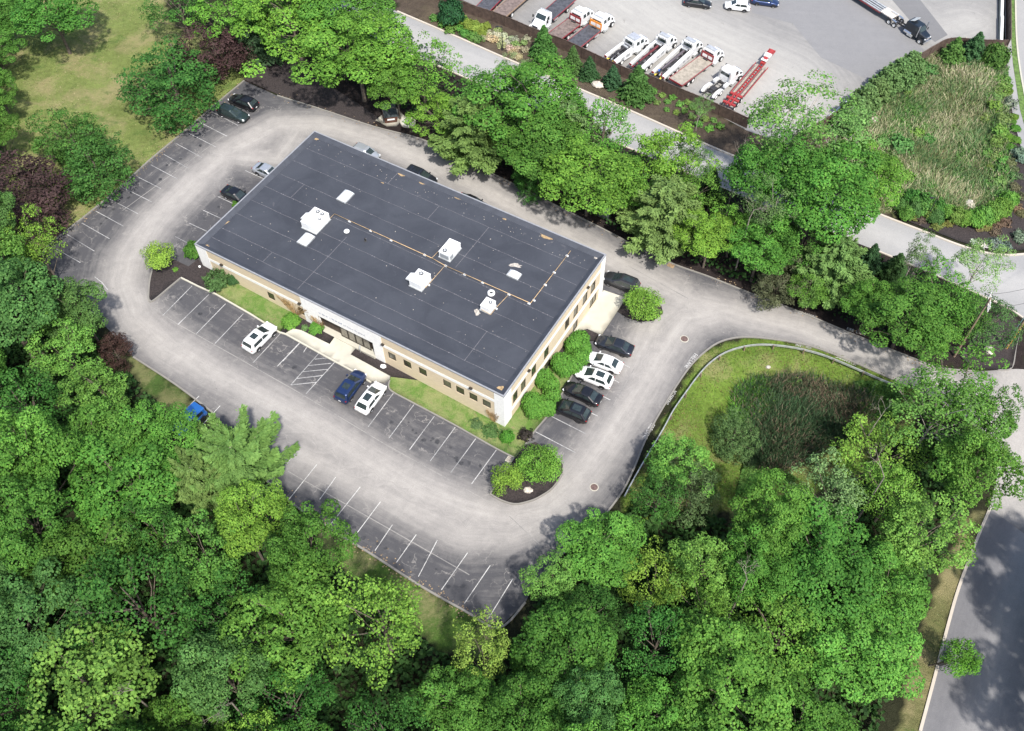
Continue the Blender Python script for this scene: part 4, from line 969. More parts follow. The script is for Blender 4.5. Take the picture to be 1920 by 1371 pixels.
def wrecker(label, front, rear, boom, accents, axles, crew=True, roofm=GREYM, tall=False):
    t, L = truck_root('tow_truck', label, 'tow truck', front, rear, 'white wreckers parked in a row by the fence'); L = max(L, 8.5); h = L / 2
    x0 = cab(t, h, crew=crew, roofm=roofm, lightbar=METAL)
    chassis(t, -h + .5, h - .4, (h - .75, *axles(h)))
    b1 = x0 - .3; n = 7
    for s in (-1, 1):
        q = MB(); r = []
        for i in range(n):
            x = b1 - (b1 + h - .1) * i / (n - 1); k = i / (n - 1); z = 1.85 - .55 * max(0, k - .15); wi = .52
            r.append([(x, s * .72, .95), (x, s * .72, z), (x, s * (.72 + wi * .75), z), (x, s * (.72 + wi), z - .12), (x, s * (.72 + wi), .55 + .3 * (k > .6))])
        q.loft(r if s < 0 else [list(reversed(a)) for a in r], WHT); q.build('side_body', WHT, t)
        q = MB(); q.box((b1 - 1.2, s * 1.245, 1.25), (.9, .02, .5), METAL); q.box((b1 - 2.4, s * 1.245, 1.2), (.7, .02, .4), METAL); q.build('locker_door', METAL, t)
        q = MB(); q.box((-h + .12, s * 1.0, 1.15), (.12, .4, .25), REDL); q.build('taillight', REDL, t)
    q = MB(); q.box(((b1 - h) / 2 + .2, 0, 1.0), (b1 + h - .5, 1.4, .06), DECK_D); q.build('deck', DECK_D, t)
    q = MB(); q.box((b1 - .5, 0, 1.45), (.7, 1.2, .8), DECK_D if not tall else FRAME); q.tube((b1 - .6, -.5, 1.95), (b1 - .6, .5, 1.95), .16, .16, 10, METAL); q.build('winch_housing', FRAME, t)
    q = MB(); q.tube((b1 - .8, 0, 1.7), (-h + .9, 0, 1.75), .2, .16, 8, boom)
    q.tube((b1 - 1.2, .33, 1.35), (-h + 1.3, .3, 1.5), .1, .09, 6, FRAME); q.tube((b1 - 1.2, -.33, 1.35), (-h + 1.3, -.3, 1.5), .1, .09, 6, FRAME)
    q.build('boom', boom, t)
    q = MB(); q.tube((-h + .9, 0, 1.75), (-h + .35, 0, 1.2), .11, .1, 6, FRAME); q.box((-h - .1, 0, .75), (.35, 1.7, .22), FRAME); q.box((-h - .3, 0, .5), (.9, .2, .16), FRAME); q.build('wheel_lift', FRAME, t)
    for k in range(16):
        q = MB(); xx = rnd.uniform(-h + .6, b1 - 1.0); mm = rnd.choice((FRAME, FRAME, METAL, DECK_D, boom)); q.box((xx, rnd.uniform(-.55, .55), rnd.uniform(1.1, 1.5)), (rnd.uniform(.15, .6), rnd.uniform(.08, .3), rnd.uniform(.1, .35)), mm, rz=rnd.uniform(-.4, .4)); q.build('deck_gear', mm, t)
    for (dx, dy, dz, m) in accents: q = MB(); q.box((-h + dx, dy, dz), (.28, .22, .18), m, rz=dx); q.tube((-h + dx, dy, dz), (-h + dx + .6, dy * .5, dz + .1), .04, .04, 5, m); q.build('hook_gear', m, t)
    q = MB(); q.tube((b1 - .1, -.95, 1.8), (b1 - .1, -.95, 2.9), .04, .04, 6, WHITEM); q.tube((b1 - .1, .95, 1.8), (b1 - .1, .95, 2.9), .04, .04, 6, WHITEM); q.tube((b1 - .1, -.95, 2.88), (b1 - .1, .95, 2.88), .05, .05, 6, METAL)
    if tall:
        for k in range(6): q.box((b1 - .1, -.75 + k * .3, 2.98), (.12, .12, .14), CHROME)
    q.build('light_pylon', WHITEM, t)
    return t
YA = [(.1, .5, .95, YEL), (-.1, -.6, .85, YEL), (.5, .2, 1.3, FRAME), (.1, -.3, 1.3, METAL)]; RA = [(.1, .5, 1.0, REDP), (0, -.5, .95, REDP), (.6, .1, 1.5, REDP), (.9, -.3, 1.4, FRAME), (.2, 0, 1.2, FRAME)]
wrecker('shortest white wrecker with yellow hook gear, leftmost of the wreckers', (1207, 74), (1143, 113), FRAME, YA, lambda h: (-h + 1.7,), crew=True)
wrecker('white wrecker with a dark red boom, middle one of the three wreckers', (1259, 71), (1190, 128), pm('boom_maroon', (.14, .03, .035), .5), RA, lambda h: (-h + 1.6, -h + 2.8), crew=False, tall=True)
wrecker('long white wrecker with three axles and blue and yellow hook gear', (1307, 80), (1232, 143), pm('boom_grey', (.12, .1, .11), .5), YA + [(.7, .3, 1.5, car_paint('gear_blue', (.03, .12, .5), 0)), (.3, -.4, 1.2, REDP)], lambda h: (-h + 1.5, -h + 2.7, -h + 4.0), crew=False, tall=True)
# white road tractor
t, L = truck_root('road_tractor', 'white road tractor without a trailer, half hidden by leaves beside the red trailer', 'tractor unit', (1382, 132), (1325, 175)); h = max(L, 7.2) / 2
x0 = cab(t, h, sleeper=.5); chassis(t, -h, h - .4, (h - .75, -h + .9, -h + 2.2))
for s in (-1, 1): q = MB(); q.loft([[(-h + 1.5 + 1.35 * cos(a), y, .62 + .58 * sin(a)) for a in [pi * k / 10 for k in range(11)]] for y in (s * .85, s * 1.25)], WHT); q.build('fender', WHT, t); q = MB(); q.box((x0 - .7, s * .95, 1.0), (1.0, .5, .4), WHT); q.build('fuel_tank', WHT, t); q = MB(); q.tube((x0 - .12, s * .9, 1.0), (x0 - .12, s * .9, 3.2), .07, .07, 8, CHROME); q.build('exhaust_stack', CHROME, t)
q = MB(); q.box((-h + 1.6, 0, 1.08), (1.0, .9, .12), FRAME); q.build('fifth_wheel', FRAME, t)
# red lowbed trailer
t, L = truck_root('lowbed_trailer', 'long bright red lowbed trailer frame with a gooseneck, lower end under the leaves', 'trailer', (1448, 97), (1362, 199)); h = L / 2
q = MB()
for s in (-.3, .3): q.box((0.3, s, .75), (L * .62, .12, .3), REDS)
for k in range(9): q.box((-L * .3 + k * L * .62 / 8, 0, .72), (.14, .7, .2), REDS)
q.build('main_beam', REDS, t)
for s in (-1, 1): q = MB(); q.box((0.0, s * 1.3, .72), (L * .55, .1, .22), REDS); q.build('outer_rail', REDS, t); q = MB(); q.box((0.0, s * .8, .68), (L * .54, .42, .07), DECK_W); q.build('deck_planks', DECK_W, t)
q = MB(); q.box((h - 3.6, 0, 1.15), (1.0, .8, .3), REDS); q.box((h - 1.8, 0, 1.5), (3.4, .8, .16), REDS)
for k in range(3): q.box((h - .2 - k * .55, 0, 1.45), (.12, 1.3, .25), REDS)
for s in (-.6, .6): q.box((h - .75, s, 1.45), (1.4, .12, .25), REDS)
q.build('gooseneck', REDS, t)
q = MB(); q.box((h - 2.1, 0, 1.66), (1.0, 1.3, .14), WHITEM); q.box((h - 3.3, 0, 1.5), (1.0, 1.1, .14), WHITEM, ry=.2); q.build('gooseneck_cover', WHITEM, t)
q = MB()
for k in range(3):
    q.box((-h + .6 + k * 1.3, 0, .95), (.4, 2.5, .22), REDS)
q.box((-h + 1.9, -.35, 1.0), (3.6, .25, .3), REDS); q.box((-h + 1.9, .35, 1.0), (3.6, .25, .3), REDS); q.build('axle_frame', REDS, t)
wheels(t, (-h + .6, -h + 1.9, -h + 3.2), 1.15, .42, .3, WHITEM); t.scale = (.97, .82, 1)
# black semi with a flat steel trailer
t, L = truck_root('semi_truck', 'black bonneted semi truck with chrome stacks pulling a long grey flat trailer', 'semi truck', (1735, 70), (1640, 12)); h = 4.6
t.location = P(1703, 50, 1.0) - Vector((0, 0, .97)); d = P(1735, 74, 1) - P(1663, 28, 1); t.rotation_euler = (SLOPE @ Matrix.Rotation(atan2(d.y, d.x), 4, 'Z')).to_euler()
BLT = car_paint('semi_black', (.012, .018, .026), .3); x0 = cab(t, h, BLT, sleeper=1.5); chassis(t, -h, h - .5, (h - .8, -h + 1.0, -h + 2.3), .52)
for s in (-1, 1):
    q = MB(); q.tube((h - 1.75, s * 1.22, .9), (h - 1.75, s * 1.22, 3.3), .09, .09, 8, CHROME); q.build('exhaust_stack', CHROME, t)
    q = MB(); q.tube((x0 + .2, s * 1.05, .75), (x0 + 1.8, s * 1.05, .75), .33, .33, 14, CHROME); q.build('fuel_tank', CHROME, t)
    q = MB(); q.loft([[(-h + 1.65 + 1.35 * cos(a), y, .7 + .6 * sin(a)) for a in [pi * k / 10 for k in range(3, 8)]] for y in (s * .85, s * 1.25)], CHROME, False); q.build('fender', CHROME, t)
q = MB(); q.box((x0 + .9, 0, 3.1), (.9, 1.9, .06), METAL, ry=-.45); q.build('roof_fairing', METAL, t)
q = MB()
t.scale = (.88,) * 3
TL = 15.0; tx = -h + 1.2
for s in (-.95, -.35, .35, .95): q.box((tx - 2.6 - TL / 2, s, 1.25), (TL, .3, .16), METAL)
q.build('deck', METAL, t)
q = MB(); q.box((tx - 1.3, 0, 1.35), (2.8, 2.3, .16), pm('bleached_plank', (.6, .55, .5), .8, var=.2)); q.box((tx - .6, .5, 1.55), (1.3, .3, .3), METAL); q.build('neck_deck', METAL, t)
q = MB(); q.box((tx - 2.6 - TL / 2, 0, 1.05), (TL, 2.4, .2), FRAME); q.box((tx - 2.6 - TL / 2, -1.24, 1.12), (TL, .06, .2), REDP); q.build('trailer_frame', FRAME, t)
wheels(t, (tx - TL - .5, tx - TL + .8), 1.1, .5, .28, WHITEM)

# ------------------------------------------------------------------ fences, rails, posts
def fence(name, label, pts, hgt, mat, th=.08, board=.15, post=2.4):
    p3 = smooth_line([P(x, y) for x, y in pts], 6); base = p3[0]
    t = thing(name, label, 'fence', base, 0, tilt=False); mb = MB(); ps = MB(); acc = 0; nxt = 0; rl = MB()
    o = lambda p: Vector((p.x - base.x, p.y - base.y, gz(p.x, p.y) - base.z))
    carry = 0
    for a, b in zip(p3[:-1], p3[1:]):
        L = (b - a).length; n = max(1, int(L / board)); d = (b - a).normalized(); ang = atan2(d.y, d.x)
        for i in range(n):
            p = o(a.lerp(b, (i + .5) / n)); jh = rnd.uniform(-.03, .03); mb.box((p.x, p.y, p.z + (hgt + jh) / 2), (L / n - .012, .03 + .01 * (i % 2), hgt + jh), mat, rz=ang)
        rl.box(o(a.lerp(b, .5)) + Vector((0, 0, hgt + .04)), (L * 1.01, th + .04, .05), mat, rz=ang)
        while nxt < acc + L:
            p = o(a.lerp(b, (nxt - acc) / L)); ps = MB(); ps.box((p.x, p.y, p.z + hgt / 2 + .05), (.12, .14, hgt + .1), mat, rz=ang); ps.build('post', mat, t); nxt += post
        acc += L
    mb.build('boards', mat, t); rl.build('top_rail', mat, t)
    return t
fence('board_fence', 'long brown board fence between the planted strip and the truck yard', [(700, -52), (790, -14), (868, 22), (938, 46), (1001, 73), (1060, 95), (1107, 117), (1170, 146), (1214, 160), (1270, 184), (1330, 209), (1400, 241)], 1.9, FENCEM)
fence('board_fence', 'brown board fence climbing behind the pines to the right of the truck yard', [(1480, 278), (1560, 232), (1625, 180), (1680, 146), (1742, 108), (1776, 93), (1830, 96), (1880, 97)], 2.2, FENCEM)
fence('board_fence', 'brown board fence along the footpath at the top right edge', [(1886, 92), (1886, 50), (1886, 0), (1886, -40)], 2.2, FENCEM)
def low_wall(label, pts, h, w, mat, top):
    p3 = [P(x, y) for x, y in pts]; base = p3[0]; t = thing('concrete_wall', label, 'wall', base, 0, tilt=False); q = MB(); c = MB()
    for a, b in zip(p3[:-1], p3[1:]):
        d = b - a; ang = atan2(d.y, d.x); m = (a + b) / 2 - base; q.box((m.x, m.y, m.z + h / 2 - .1), (d.length, w, h + .2), mat, rz=ang); c.box((m.x, m.y, m.z + h + .04), (d.length + .05, w + .1, .08), top, rz=ang)
    q.build('wall', mat, t); c.build('coping', top, t)
low_wall('low white capped concrete wall at the lower right corner of the truck yard', [(1553, 226), (1590, 197), (1620, 172)], .9, .3, CONC, WHITEM)
low_wall('white concrete wall along the right edge of the truck yard', [(1874, 84), (1875, 40), (1876, -20)], .9, .35, CONC, WHITEM)

def guardrail():
    px = [(1170, 930), (1190, 893), (1215, 850), (1243, 803), (1262, 768), (1285, 735), (1307, 705), (1330, 680), (1358, 661), (1392, 650), (1430, 646), (1475, 650), (1515, 658), (1550, 669), (1600, 690), (1650, 712), (1690, 728)]
    p3 = smooth_line([P(x, y + 6) for x, y in px], 4); base = p3[0]
    t = thing('guardrail', 'curved galvanised steel guardrail along the grass basin', 'guardrail', base, 0, tilt=False)
    prof = [(0, .48), (.06, .52), (.08, .58), (.02, .64), (.08, .70), (.06, .77), (0, .80), (-.05, .80), (-.05, .48)]; r = []
    acc = 0; nxt = 1.0
    for i, p in enumerate(p3):
        a = p3[max(0, i - 1)]; b = p3[min(len(p3) - 1, i + 1)]; d = (b - a).normalized(); n = Vector((-d.y, d.x, 0)); z = plane_z(p.x, p.y) - base.z
        r.append([(p.x - base.x + n.x * o, p.y - base.y + n.y * o, z + h) for o, h in prof])
        if i and acc <= nxt < acc + (p - a).length + 1e-6:
            pass
    q = MB(); q.loft(r, METAL); q.build('rail', METAL, t, False)
    acc = 0; nxt = 1.0
    for a, b in zip(p3[:-1], p3[1:]):
        L = (b - a).length; d = (b - a).normalized(); n = Vector((-d.y, d.x, 0))
        while nxt < acc + L:
            p = a.lerp(b, (nxt - acc) / L); z = plane_z(p.x, p.y) - base.z; c = Vector((p.x - base.x, p.y - base.y, z)) - n * .16
            m = MB(); m.box(c + Vector((0, 0, -.1)), (.14, .18, 1.8), WOODP, rz=atan2(d.y, d.x)); m.build('post', METAL, t); nxt += 3.8
        acc += L
guardrail()

def lamp_post(label, base, h):
    p = P(*base); t = thing('lamp_post', label, 'lamp post', p, 0, tilt=False, group=None)
    q = MB(); q.tube((0, 0, 0), (0, 0, h), .09, .06, 10, BLACKP); q.box((0, 0, .15), (.35, .35, .3), BLACKP, taper=.7); q.build('pole', BLACKP, t)
    q = MB(); q.tube((0, 0, h - .1), (-.7, 0, h - .05), .035, .035, 6, BLACKP); q.build('arm', BLACKP, t)
    q = MB(); q.box((-.75, 0, h - .1), (.5, .3, .12), BLACKP, taper=.8); lh = q.build('lamp_head', BLACKP, t)
    q = MB(); q.box((-.75, 0, h - .17), (.4, .22, .02), CLEARL); q.build('lens', CLEARL, lh)
lamp_post('slim black lamp post among the white flowering shrubs by the fence', (942, 94), 4.4)
lamp_post('slim black lamp post standing in the shrubs at the bottom of the meadow', (1737, 412), 4.4)

def utility_pole(label, base, h, arms, az, guard=False):
    p = P(*base); t = thing('utility_pole', label, 'utility pole', p, az, tilt=False)
    q = MB(); q.tube((0, 0, 0), (0, 0, h), .17, .11, 12, WOODP); q.build('pole', WOODP, t)
    for k in range(arms):
        q = MB(); q.box((.14, 0, h - .5 - k * .55), (.12, 2.5, .14), pm('weathered_arm', (.55, .5, .46), .9, var=.2)); a = q.build('crossarm', None, t)
        for y in (-1.1, -.5, .5, 1.1): r = MB(); r.tube((.14, y, h - .45 - k * .55), (.14, y, h - .2 - k * .55), .06, .05, 8, CLEARL); r.build('insulator', CLEARL, a)
    return t, p
t1, p1 = utility_pole('wooden utility pole with double crossarms rising out of the trees by the drive entrance', (1789, 668), 11.5, 2, radians(-20))
t2, p2 = utility_pole('wooden utility pole with a yellow cable guard at the tip of the mulch island', (1884, 654), 12.0, 1, radians(-20))
q = MB(); q.tube((.2, 0, 0), (.2, 0, 6.5), .07, .07, 8, pm('cable_guard_yellow', (.7, .38, .05), .6)); q.build('cable_guard', None, t2)
q = MB(); q.tube((-.22, .05, .3), (-.22, .05, 9), .05, .05, 8, pm('conduit_blue', (.25, .38, .42), .5)); q.build('conduit', None, t2)
q = MB(); q.tube((.5, 0, 8.0), (.5, 0, 9.1), .3, .3, 16, METAL); q.box((.35, -.35, 7.6), (.5, .4, .5), WHITEM); q.build('transformer', METAL, t2)
def wire(a, b, sag, n=14, r=.022):
    pts = [a.lerp(b, i / n) - Vector((0, 0, sag * 4 * (i / n) * (1 - i / n))) for i in range(n + 1)]; q = MB(); q.path(pts, r, 5, BLACKP); return q
top1 = p1 + Vector((0, 0, 11)); top2 = p2 + Vector((0, 0, 11.6))
for k, (a, b, l) in enumerate(((top1 + Vector((0, 1.0, 0)), top2 + Vector((0, 1, 0)), 'overhead wire between the two utility poles, farther one'), (top1 + Vector((0, -1, 0)), top2 + Vector((0, -1, 0)), 'overhead wire between the two utility poles, nearer one'), (top2, P(2250, 380) + Vector((0, 0, 10)), 'overhead wire leaving the mulch island pole towards the upper right'))):
    tag(wire(a, b, .5).build('overhead_wire', BLACKP), l, 'wire')

# ------------------------------------------------------------------ small things
p = P(731, 222); t = thing('dumpster', 'brown dumpster with a dark lid on a concrete pad under the trees', 'dumpster', p + Vector((0, 0, .06)), TH + radians(45))
DB = pm('dumpster_brown', (.13, .06, .04), .6, var=.3); DL = pm('dumpster_lid', (.045, .055, .058), .5, var=.2)
q = MB(); q.add([(-.9, -1.15, .1), (.9, -1.15, .1), (.9, 1.05, .1), (-.9, 1.05, .1), (-1, -1.3, 1.15), (1, -1.3, 1.15), (1, 1.2, 1.6), (-1, 1.2, 1.6)], [(3, 2, 1, 0), (0, 1, 5, 4), (1, 2, 6, 5), (2, 3, 7, 6), (3, 0, 4, 7)], DB)
for y in (-.7, 0, .7):
    for s in (-1, 1): q.box((s * 1.0, y, .8), (.08, .1, 1.0), DB)
q.build('bin', DB, t)
for s in (-1, 1): q = MB(); q.add([(s * .03, -1.32, 1.17), (s * 1.02, -1.32, 1.17), (s * 1.02, 1.2, 1.63), (s * .03, 1.2, 1.63), (s * .03, -1.32, 1.21), (s * 1.02, -1.32, 1.21), (s * 1.02, 1.2, 1.67), (s * .03, 1.2, 1.67)], [(0, 1, 2, 3), (4, 5, 6, 7), (0, 1, 5, 4), (1, 2, 6, 5), (2, 3, 7, 6), (3, 0, 4, 7)], DL); q.build('lid', DL, t)
q = MB(); q.box((0, -1.25, .75), (1.1, .06, .26), WHITEM); q.build('label_plate', WHITEM, t)
def disc(name, label, cat, px, r, m, h=.03, rim=None, dz=.03, parts=True):
    t = thing(name, label, cat, P(*px) + Vector((0, 0, dz)))
    q = MB(); q.tube((0, 0, 0), (0, 0, h), r * .82, r * .82, 28, m); q.build('cover', m, t)
    q = MB(); n = 28; q.loft([[(k * cos(2 * pi * i / n), k * sin(2 * pi * i / n), z) for i in range(n)] for k, z in ((r, 0), (r, h), (r * .83, h + .01), (r * .83, 0))], rim or m, False); q.build('frame_ring', rim or m, t)
    return t
IRON = pm('cast_iron', (.13, .085, .075), .8, var=.35, scale=8)
disc('manhole_cover', 'rusty manhole cover in the pale lane between the cars and the grass basin', 'manhole cover', (1283, 636), .55, IRON, rim=CONC)
disc('manhole_cover', 'rusty manhole cover near the lower bend of the lane', 'manhole cover', (1114, 914), .5, IRON, rim=CONC)
t = disc('well_cover', 'large round pale concrete cover beside the dumpster', 'concrete cover', (765, 231), 1.15, concrete_mat('well_concrete', (.55, .53, .5)), .22, CONC)
q = MB(); q.box((.45, .3, .27), (.5, .18, .1), METAL); q.build('hatch', METAL, t)
t = thing('drain_grate', 'small rusty drain grate at the kerb behind the building', 'drain', P(1258, 498) + Vector((0, 0, .03)), TH)
q = MB(); q.box((0, 0, 0), (.9, .7, .04), TAN); q.build('frame', TAN, t); q = MB()
for k in range(6): q.box((-.35 + .14 * k, 0, .03), (.05, .55, .02), IRON)
q.build('bars', IRON, t)
t = thing('drain_grate', 'square catch basin grate at the tip of the front parking row', 'drain', P(957, 862) + Vector((0, 0, .03)), TH)
q = MB(); q.box((0, 0, 0), (.9, .9, .04), CONC); q.build('frame', CONC, t); q = MB()
for k in range(6): q.box((-.32 + .13 * k, 0, .03), (.05, .7, .02), IRON)
q.build('bars', IRON, t)
def boulder(label, px, s, dz=.1, seed=0, mat=STONE, name='boulder', cat='boulder'):
    r = random.Random(seed)
    bm_ = MB(); n, m = 9, 6; rg = []
    for j in range(m + 1):
        th_ = pi * j / m; rg.append([(s * sin(th_) * cos(2 * pi * i / n) * r.uniform(.75, 1.15), s * .75 * sin(th_) * sin(2 * pi * i / n) * r.uniform(.75, 1.15), s * .55 * cos(th_) * r.uniform(.8, 1.1)) for i in range(n)])
    bm_.loft(rg, mat); o = bm_.build(name, mat); p = P(*px); o.location = p + Vector((0, 0, dz + s * .2)); o.rotation_euler = (0, 0, r.uniform(0, 6)); return tag(o, label, cat)
boulder('pale boulder on the mulch island between its two bright trees and the kerb', (990, 921), .55, .15, 1)
boulder('flat white stone in the dark bed just right of the portal', (719, 689), .42, .14, 2, WHITEM, 'flat_stone', 'stone')
boulder('pale boulder between the small spruces beside the brown fence', (1120, 161), 1.0, 0, 3)
boulder('pinkish boulder on the mulch tip near the utility pole', (1853, 660), .75, .15, 4)
boulder('white rock pile at the left edge of the meadow', (1637, 228), .9, 0, 5)
boulder('grey slab of stone at the bottom of the meadow, above the shrubs', (1817, 386), 1.0, .1, 6, STONE)
boulder('grey stone at the edge of the reeds in the grass basin', (1383, 741), .7, 0, 7)
boulder('small pale stone on the grass above the reeds', (1440, 689), .35, 0, 8)
boulder('light stone by the large tree trunk left of the meadow', (1592, 262), 1.3, 0, 9)
t = thing('signpost', 'small grey post with a tilted plate in the dark bed right of the entrance', 'post', P(676, 662) + Vector((0, 0, .14)))
q = MB(); q.tube((0, 0, 0), (0, 0, .9), .04, .04, 8, METAL); q.build('post', METAL, t); q = MB(); q.box((0, 0, 1.0), (.12, .5, .3), METAL); q.build('plate', METAL, t)
t = thing('access_cap', 'small white round cap in the mulch at the left corner of the building', 'cap', P(375, 502) + Vector((0, 0, .14)))
q = MB(); q.tube((0, 0, 0), (0, 0, .12), .15, .15, 14, WHITEM); q.build('cap', WHITEM, t); q = MB(); q.tube((0, 0, .12), (0, 0, .16), .09, .09, 12, WHITEM); q.build('lid', WHITEM, t)
t = thing('transformer_box', 'dark green metal utility cabinet under the trees beside the drive behind the building', 'utility cabinet', P(1133, 405), TH)
UG = pm('utility_green', (.08, .1, .09), .5, var=.2)
q = MB(); q.box((0, 0, .55), (1.6, 1.1, 1.1), UG); q.build('cabinet', UG, t); q = MB(); q.box((0, 0, 1.13), (1.7, 1.2, .06), UG); q.build('lid', UG, t)

# ------------------------------------------------------------------ foliage
def leaf_mesh(name, pos, nrm, size, tint, clump, elong=1.25, seed=0, mat=None, along=None, attrs=True):
    """one mesh of many small bent leaf sprays"""
    r = np.random.RandomState(seed); n = len(pos)
    nrm = nrm / (np.linalg.norm(nrm, axis=1, keepdims=True) + 1e-9)
    a = r.normal(size=(n, 3)) if along is None else along + r.normal(size=(n, 3)) * .25
    t = np.cross(nrm, a); t /= np.linalg.norm(t, axis=1, keepdims=True) + 1e-9
    b = np.cross(nrm, t)
    s = (size * r.uniform(.65, 1.35, n))[:, None]
    L = t if along is None else b
    W = b if along is None else t
    v = np.stack([pos - L * s * elong * .5, pos + W * s * .5 + nrm * s * .12, pos + L * s * elong * .5 - nrm * s * .1, pos - W * s * .5 + nrm * s * .12], 1).reshape(-1, 3)
    f = np.arange(4 * n).reshape(-1, 4)
    me = np_mesh(name, v, f, mat or LEAF)
    for nm, ar in (('tint', tint), ('clump', clump)):
        at = me.attributes.new(nm, 'FLOAT', 'POINT'); at.data.foreach_set('value', np.repeat(ar, 4).astype(np.float32))
    return me

def unit(r, n):
    d = r.normal(size=(n, 3)); return d / np.linalg.norm(d, axis=1, keepdims=True)

def broad_mesh(seed, R=4.5, H=12.0, ncl=46, per=190, leaf=.3, depth=.85, loose=1.0, crad=(.95, 1.75), lobes=5, flat=.62, low=-.45, sep=.17, crisp=False, lob=(.12, .38)):
    """broadleaf crown: leaf sprays on the upper sides of many overlapping clumps that ride on limbs"""
    r = np.random.RandomState(seed); zc = H - R * depth
    # uneven outline from a few big lobes
    la = r.uniform(0, 2 * pi, lobes); lw = r.uniform(*lob, lobes); lz = r.uniform(-.3, .8, lobes)
    C = []; tries = 0
    while len(C) < ncl and tries < 4000:
        tries += 1
        d = unit(r, 1)[0]
        if d[2] < low: continue
        k = 1 + sum(w * max(0, cos(atan2(d[1], d[0]) - a)) ** 3 for a, w in zip(la, lw)) - .18
        rr = R * k * (r.uniform(.62, 1.0) if r.rand() < .8 else r.uniform(.25, .6))
        c = np.array([d[0] * rr, d[1] * rr, zc + d[2] * rr * depth])
        if any(np.linalg.norm(c - q) < R * sep for q, _ in C): continue
        C.append((c, r.uniform(*crad) * R / 4.5 * (1.15 - .35 * abs(d[2]))))
    P_, N_, T_, K_ = [], [], [], []
    for c, cr in C:
        n = int(per * (cr / 1.35) ** 2); d = unit(r, n)
        out = (c - np.array([0, 0, zc - R * .3])); out /= np.linalg.norm(out)
        fac = d @ (out * .55 + np.array([0, 0, .85])); keep = fac > r.uniform(-.55, .4, n); d = d[keep]; n = len(d)
        rad = cr * r.uniform(.84 if crisp else .72, 1.04, n) * loose ** r.uniform(-1, 1, n)
        # scalloped clump surface
        wob = 1 + (.1 if crisp else .18) * np.sin(d[:, 0] * 7 + c[0] * 3) * np.cos(d[:, 1] * 6 + c[1] * 5) + .12 * np.sin(d[:, 2] * 9 + c[2])
        p = c + d * (rad * wob)[:, None] * np.array([1, 1, flat])
        nn = d * .75 + np.array([0, 0, .55]) + r.normal(size=(n, 3)) * .32
        P_.append(p); N_.append(nn); T_.append(np.clip(r.normal(.5, .24, n), 0, 1)); K_.append(np.full(n, r.uniform(.0, 1)))
    return np.vstack(P_), np.vstack(N_), np.concatenate(T_), np.concatenate(K_), C, zc

def limb_mesh(name, H, zc, R, C, r0, mat, seed, nl=12, lean=(0, 0)):
    r = random.Random(seed); mb = MB(); pts = []; n = 6
    for i in range(n + 1):
        k = i / n; pts.append(Vector((lean[0] * k * k + r.uniform(-.12, .12) * k, lean[1] * k * k + r.uniform(-.12, .12) * k, -.4 + (H * .86 + .4) * k)))
    for i in range(n):
        mb.tube(pts[i], pts[i + 1], max(.03, r0 * (1 - i / n) ** .8 + .02), max(.03, r0 * (1 - (i + 1) / n) ** .8 + .02), 8, mat, False)
    for k, (c, cr) in enumerate(sorted(C, key=lambda q: q[0][2])[::max(1, len(C) // nl)]):
        c = Vector(c); kz = min(.85, max(.25, (c.z - R * .75) / H)); s = pts[0].lerp(pts[-1], kz); s = Vector((s.x, s.y, -.4 + (H * .86) * kz))
        m = s.lerp(c, .5) + Vector((r.uniform(-.3, .3), r.uniform(-.3, .3), r.uniform(-.2, .5)))
        mb.tube(s, m, r0 * .38, r0 * .24, 6, mat, False); mb.tube(m, c, r0 * .24, r0 * .07, 5, mat, False)
        for q in range(3):
            e = c + Vector((r.uniform(-1, 1), r.uniform(-1, 1), r.uniform(.1, .9))) * cr * .8; mb.tube(m.lerp(c, .6), e, r0 * .1, .012, 4, mat, False)
    return mb.mesh(name, mat, True)

PROTO = {}
def proto(key, seed, R, H, bark=None, mat=None, r0=.22, **k):
    p, n, t, c, C, zc = broad_mesh(seed, R, H, **k)
    PROTO[key] = (leaf_mesh(key, p, n, k.get('leaf', .3), t, c, seed=seed), limb_mesh(key + '_wood', H, zc, R, C, r0, bark or BARK, seed), R, H, zc)
for i in range(6): proto('oak%d' % i, 100 + i, 4.6, 13, ncl=58, per=640, leaf=.2, crad=(.7, 1.4), flat=.68, sep=.235, crisp=True)
for i in range(4): proto('maple%d' % i, 200 + i, 4.2, 12, ncl=84, per=280, leaf=.185, crad=(.55, 1.1), depth=1.05, flat=.8, loose=1.1)
for i in range(3): proto('beech%d' % i, 300 + i, 4.0, 12, ncl=70, per=430, leaf=.2, crad=(.65, 1.25), depth=1.0, flat=.5, loose=1.05)
for i in range(2): proto('airy%d' % i, 400 + i, 5.0, 15, bark=PALEB, ncl=66, per=270, leaf=.19, crad=(.5, 1.15), depth=.9, loose=1.2, r0=.15)
proto('small0', 501, 2.0, 4.2, ncl=30, per=640, leaf=.14, crad=(1.3, 2.1), depth=.85, r0=.12, low=-.8, lob=(.05, .12))
proto('small1', 502, 2.4, 5.0, ncl=50, per=600, leaf=.14, crad=(1.1, 1.8), depth=.8, r0=.12, low=-.8, lob=(.05, .15))
for i in range(2): proto('purple%d' % i, 601 + i, 4.2, 8.2, ncl=120, per=380, leaf=.18, crad=(.6, 1.15), depth=.95, flat=.6, low=-.9)
for i in range(2): proto('spread%d' % i, 701 + i, 4.4, 7.6, ncl=140, per=330, leaf=.19, crad=(.55, 1.05), depth=.85, flat=.5, low=-.9, loose=1.1)

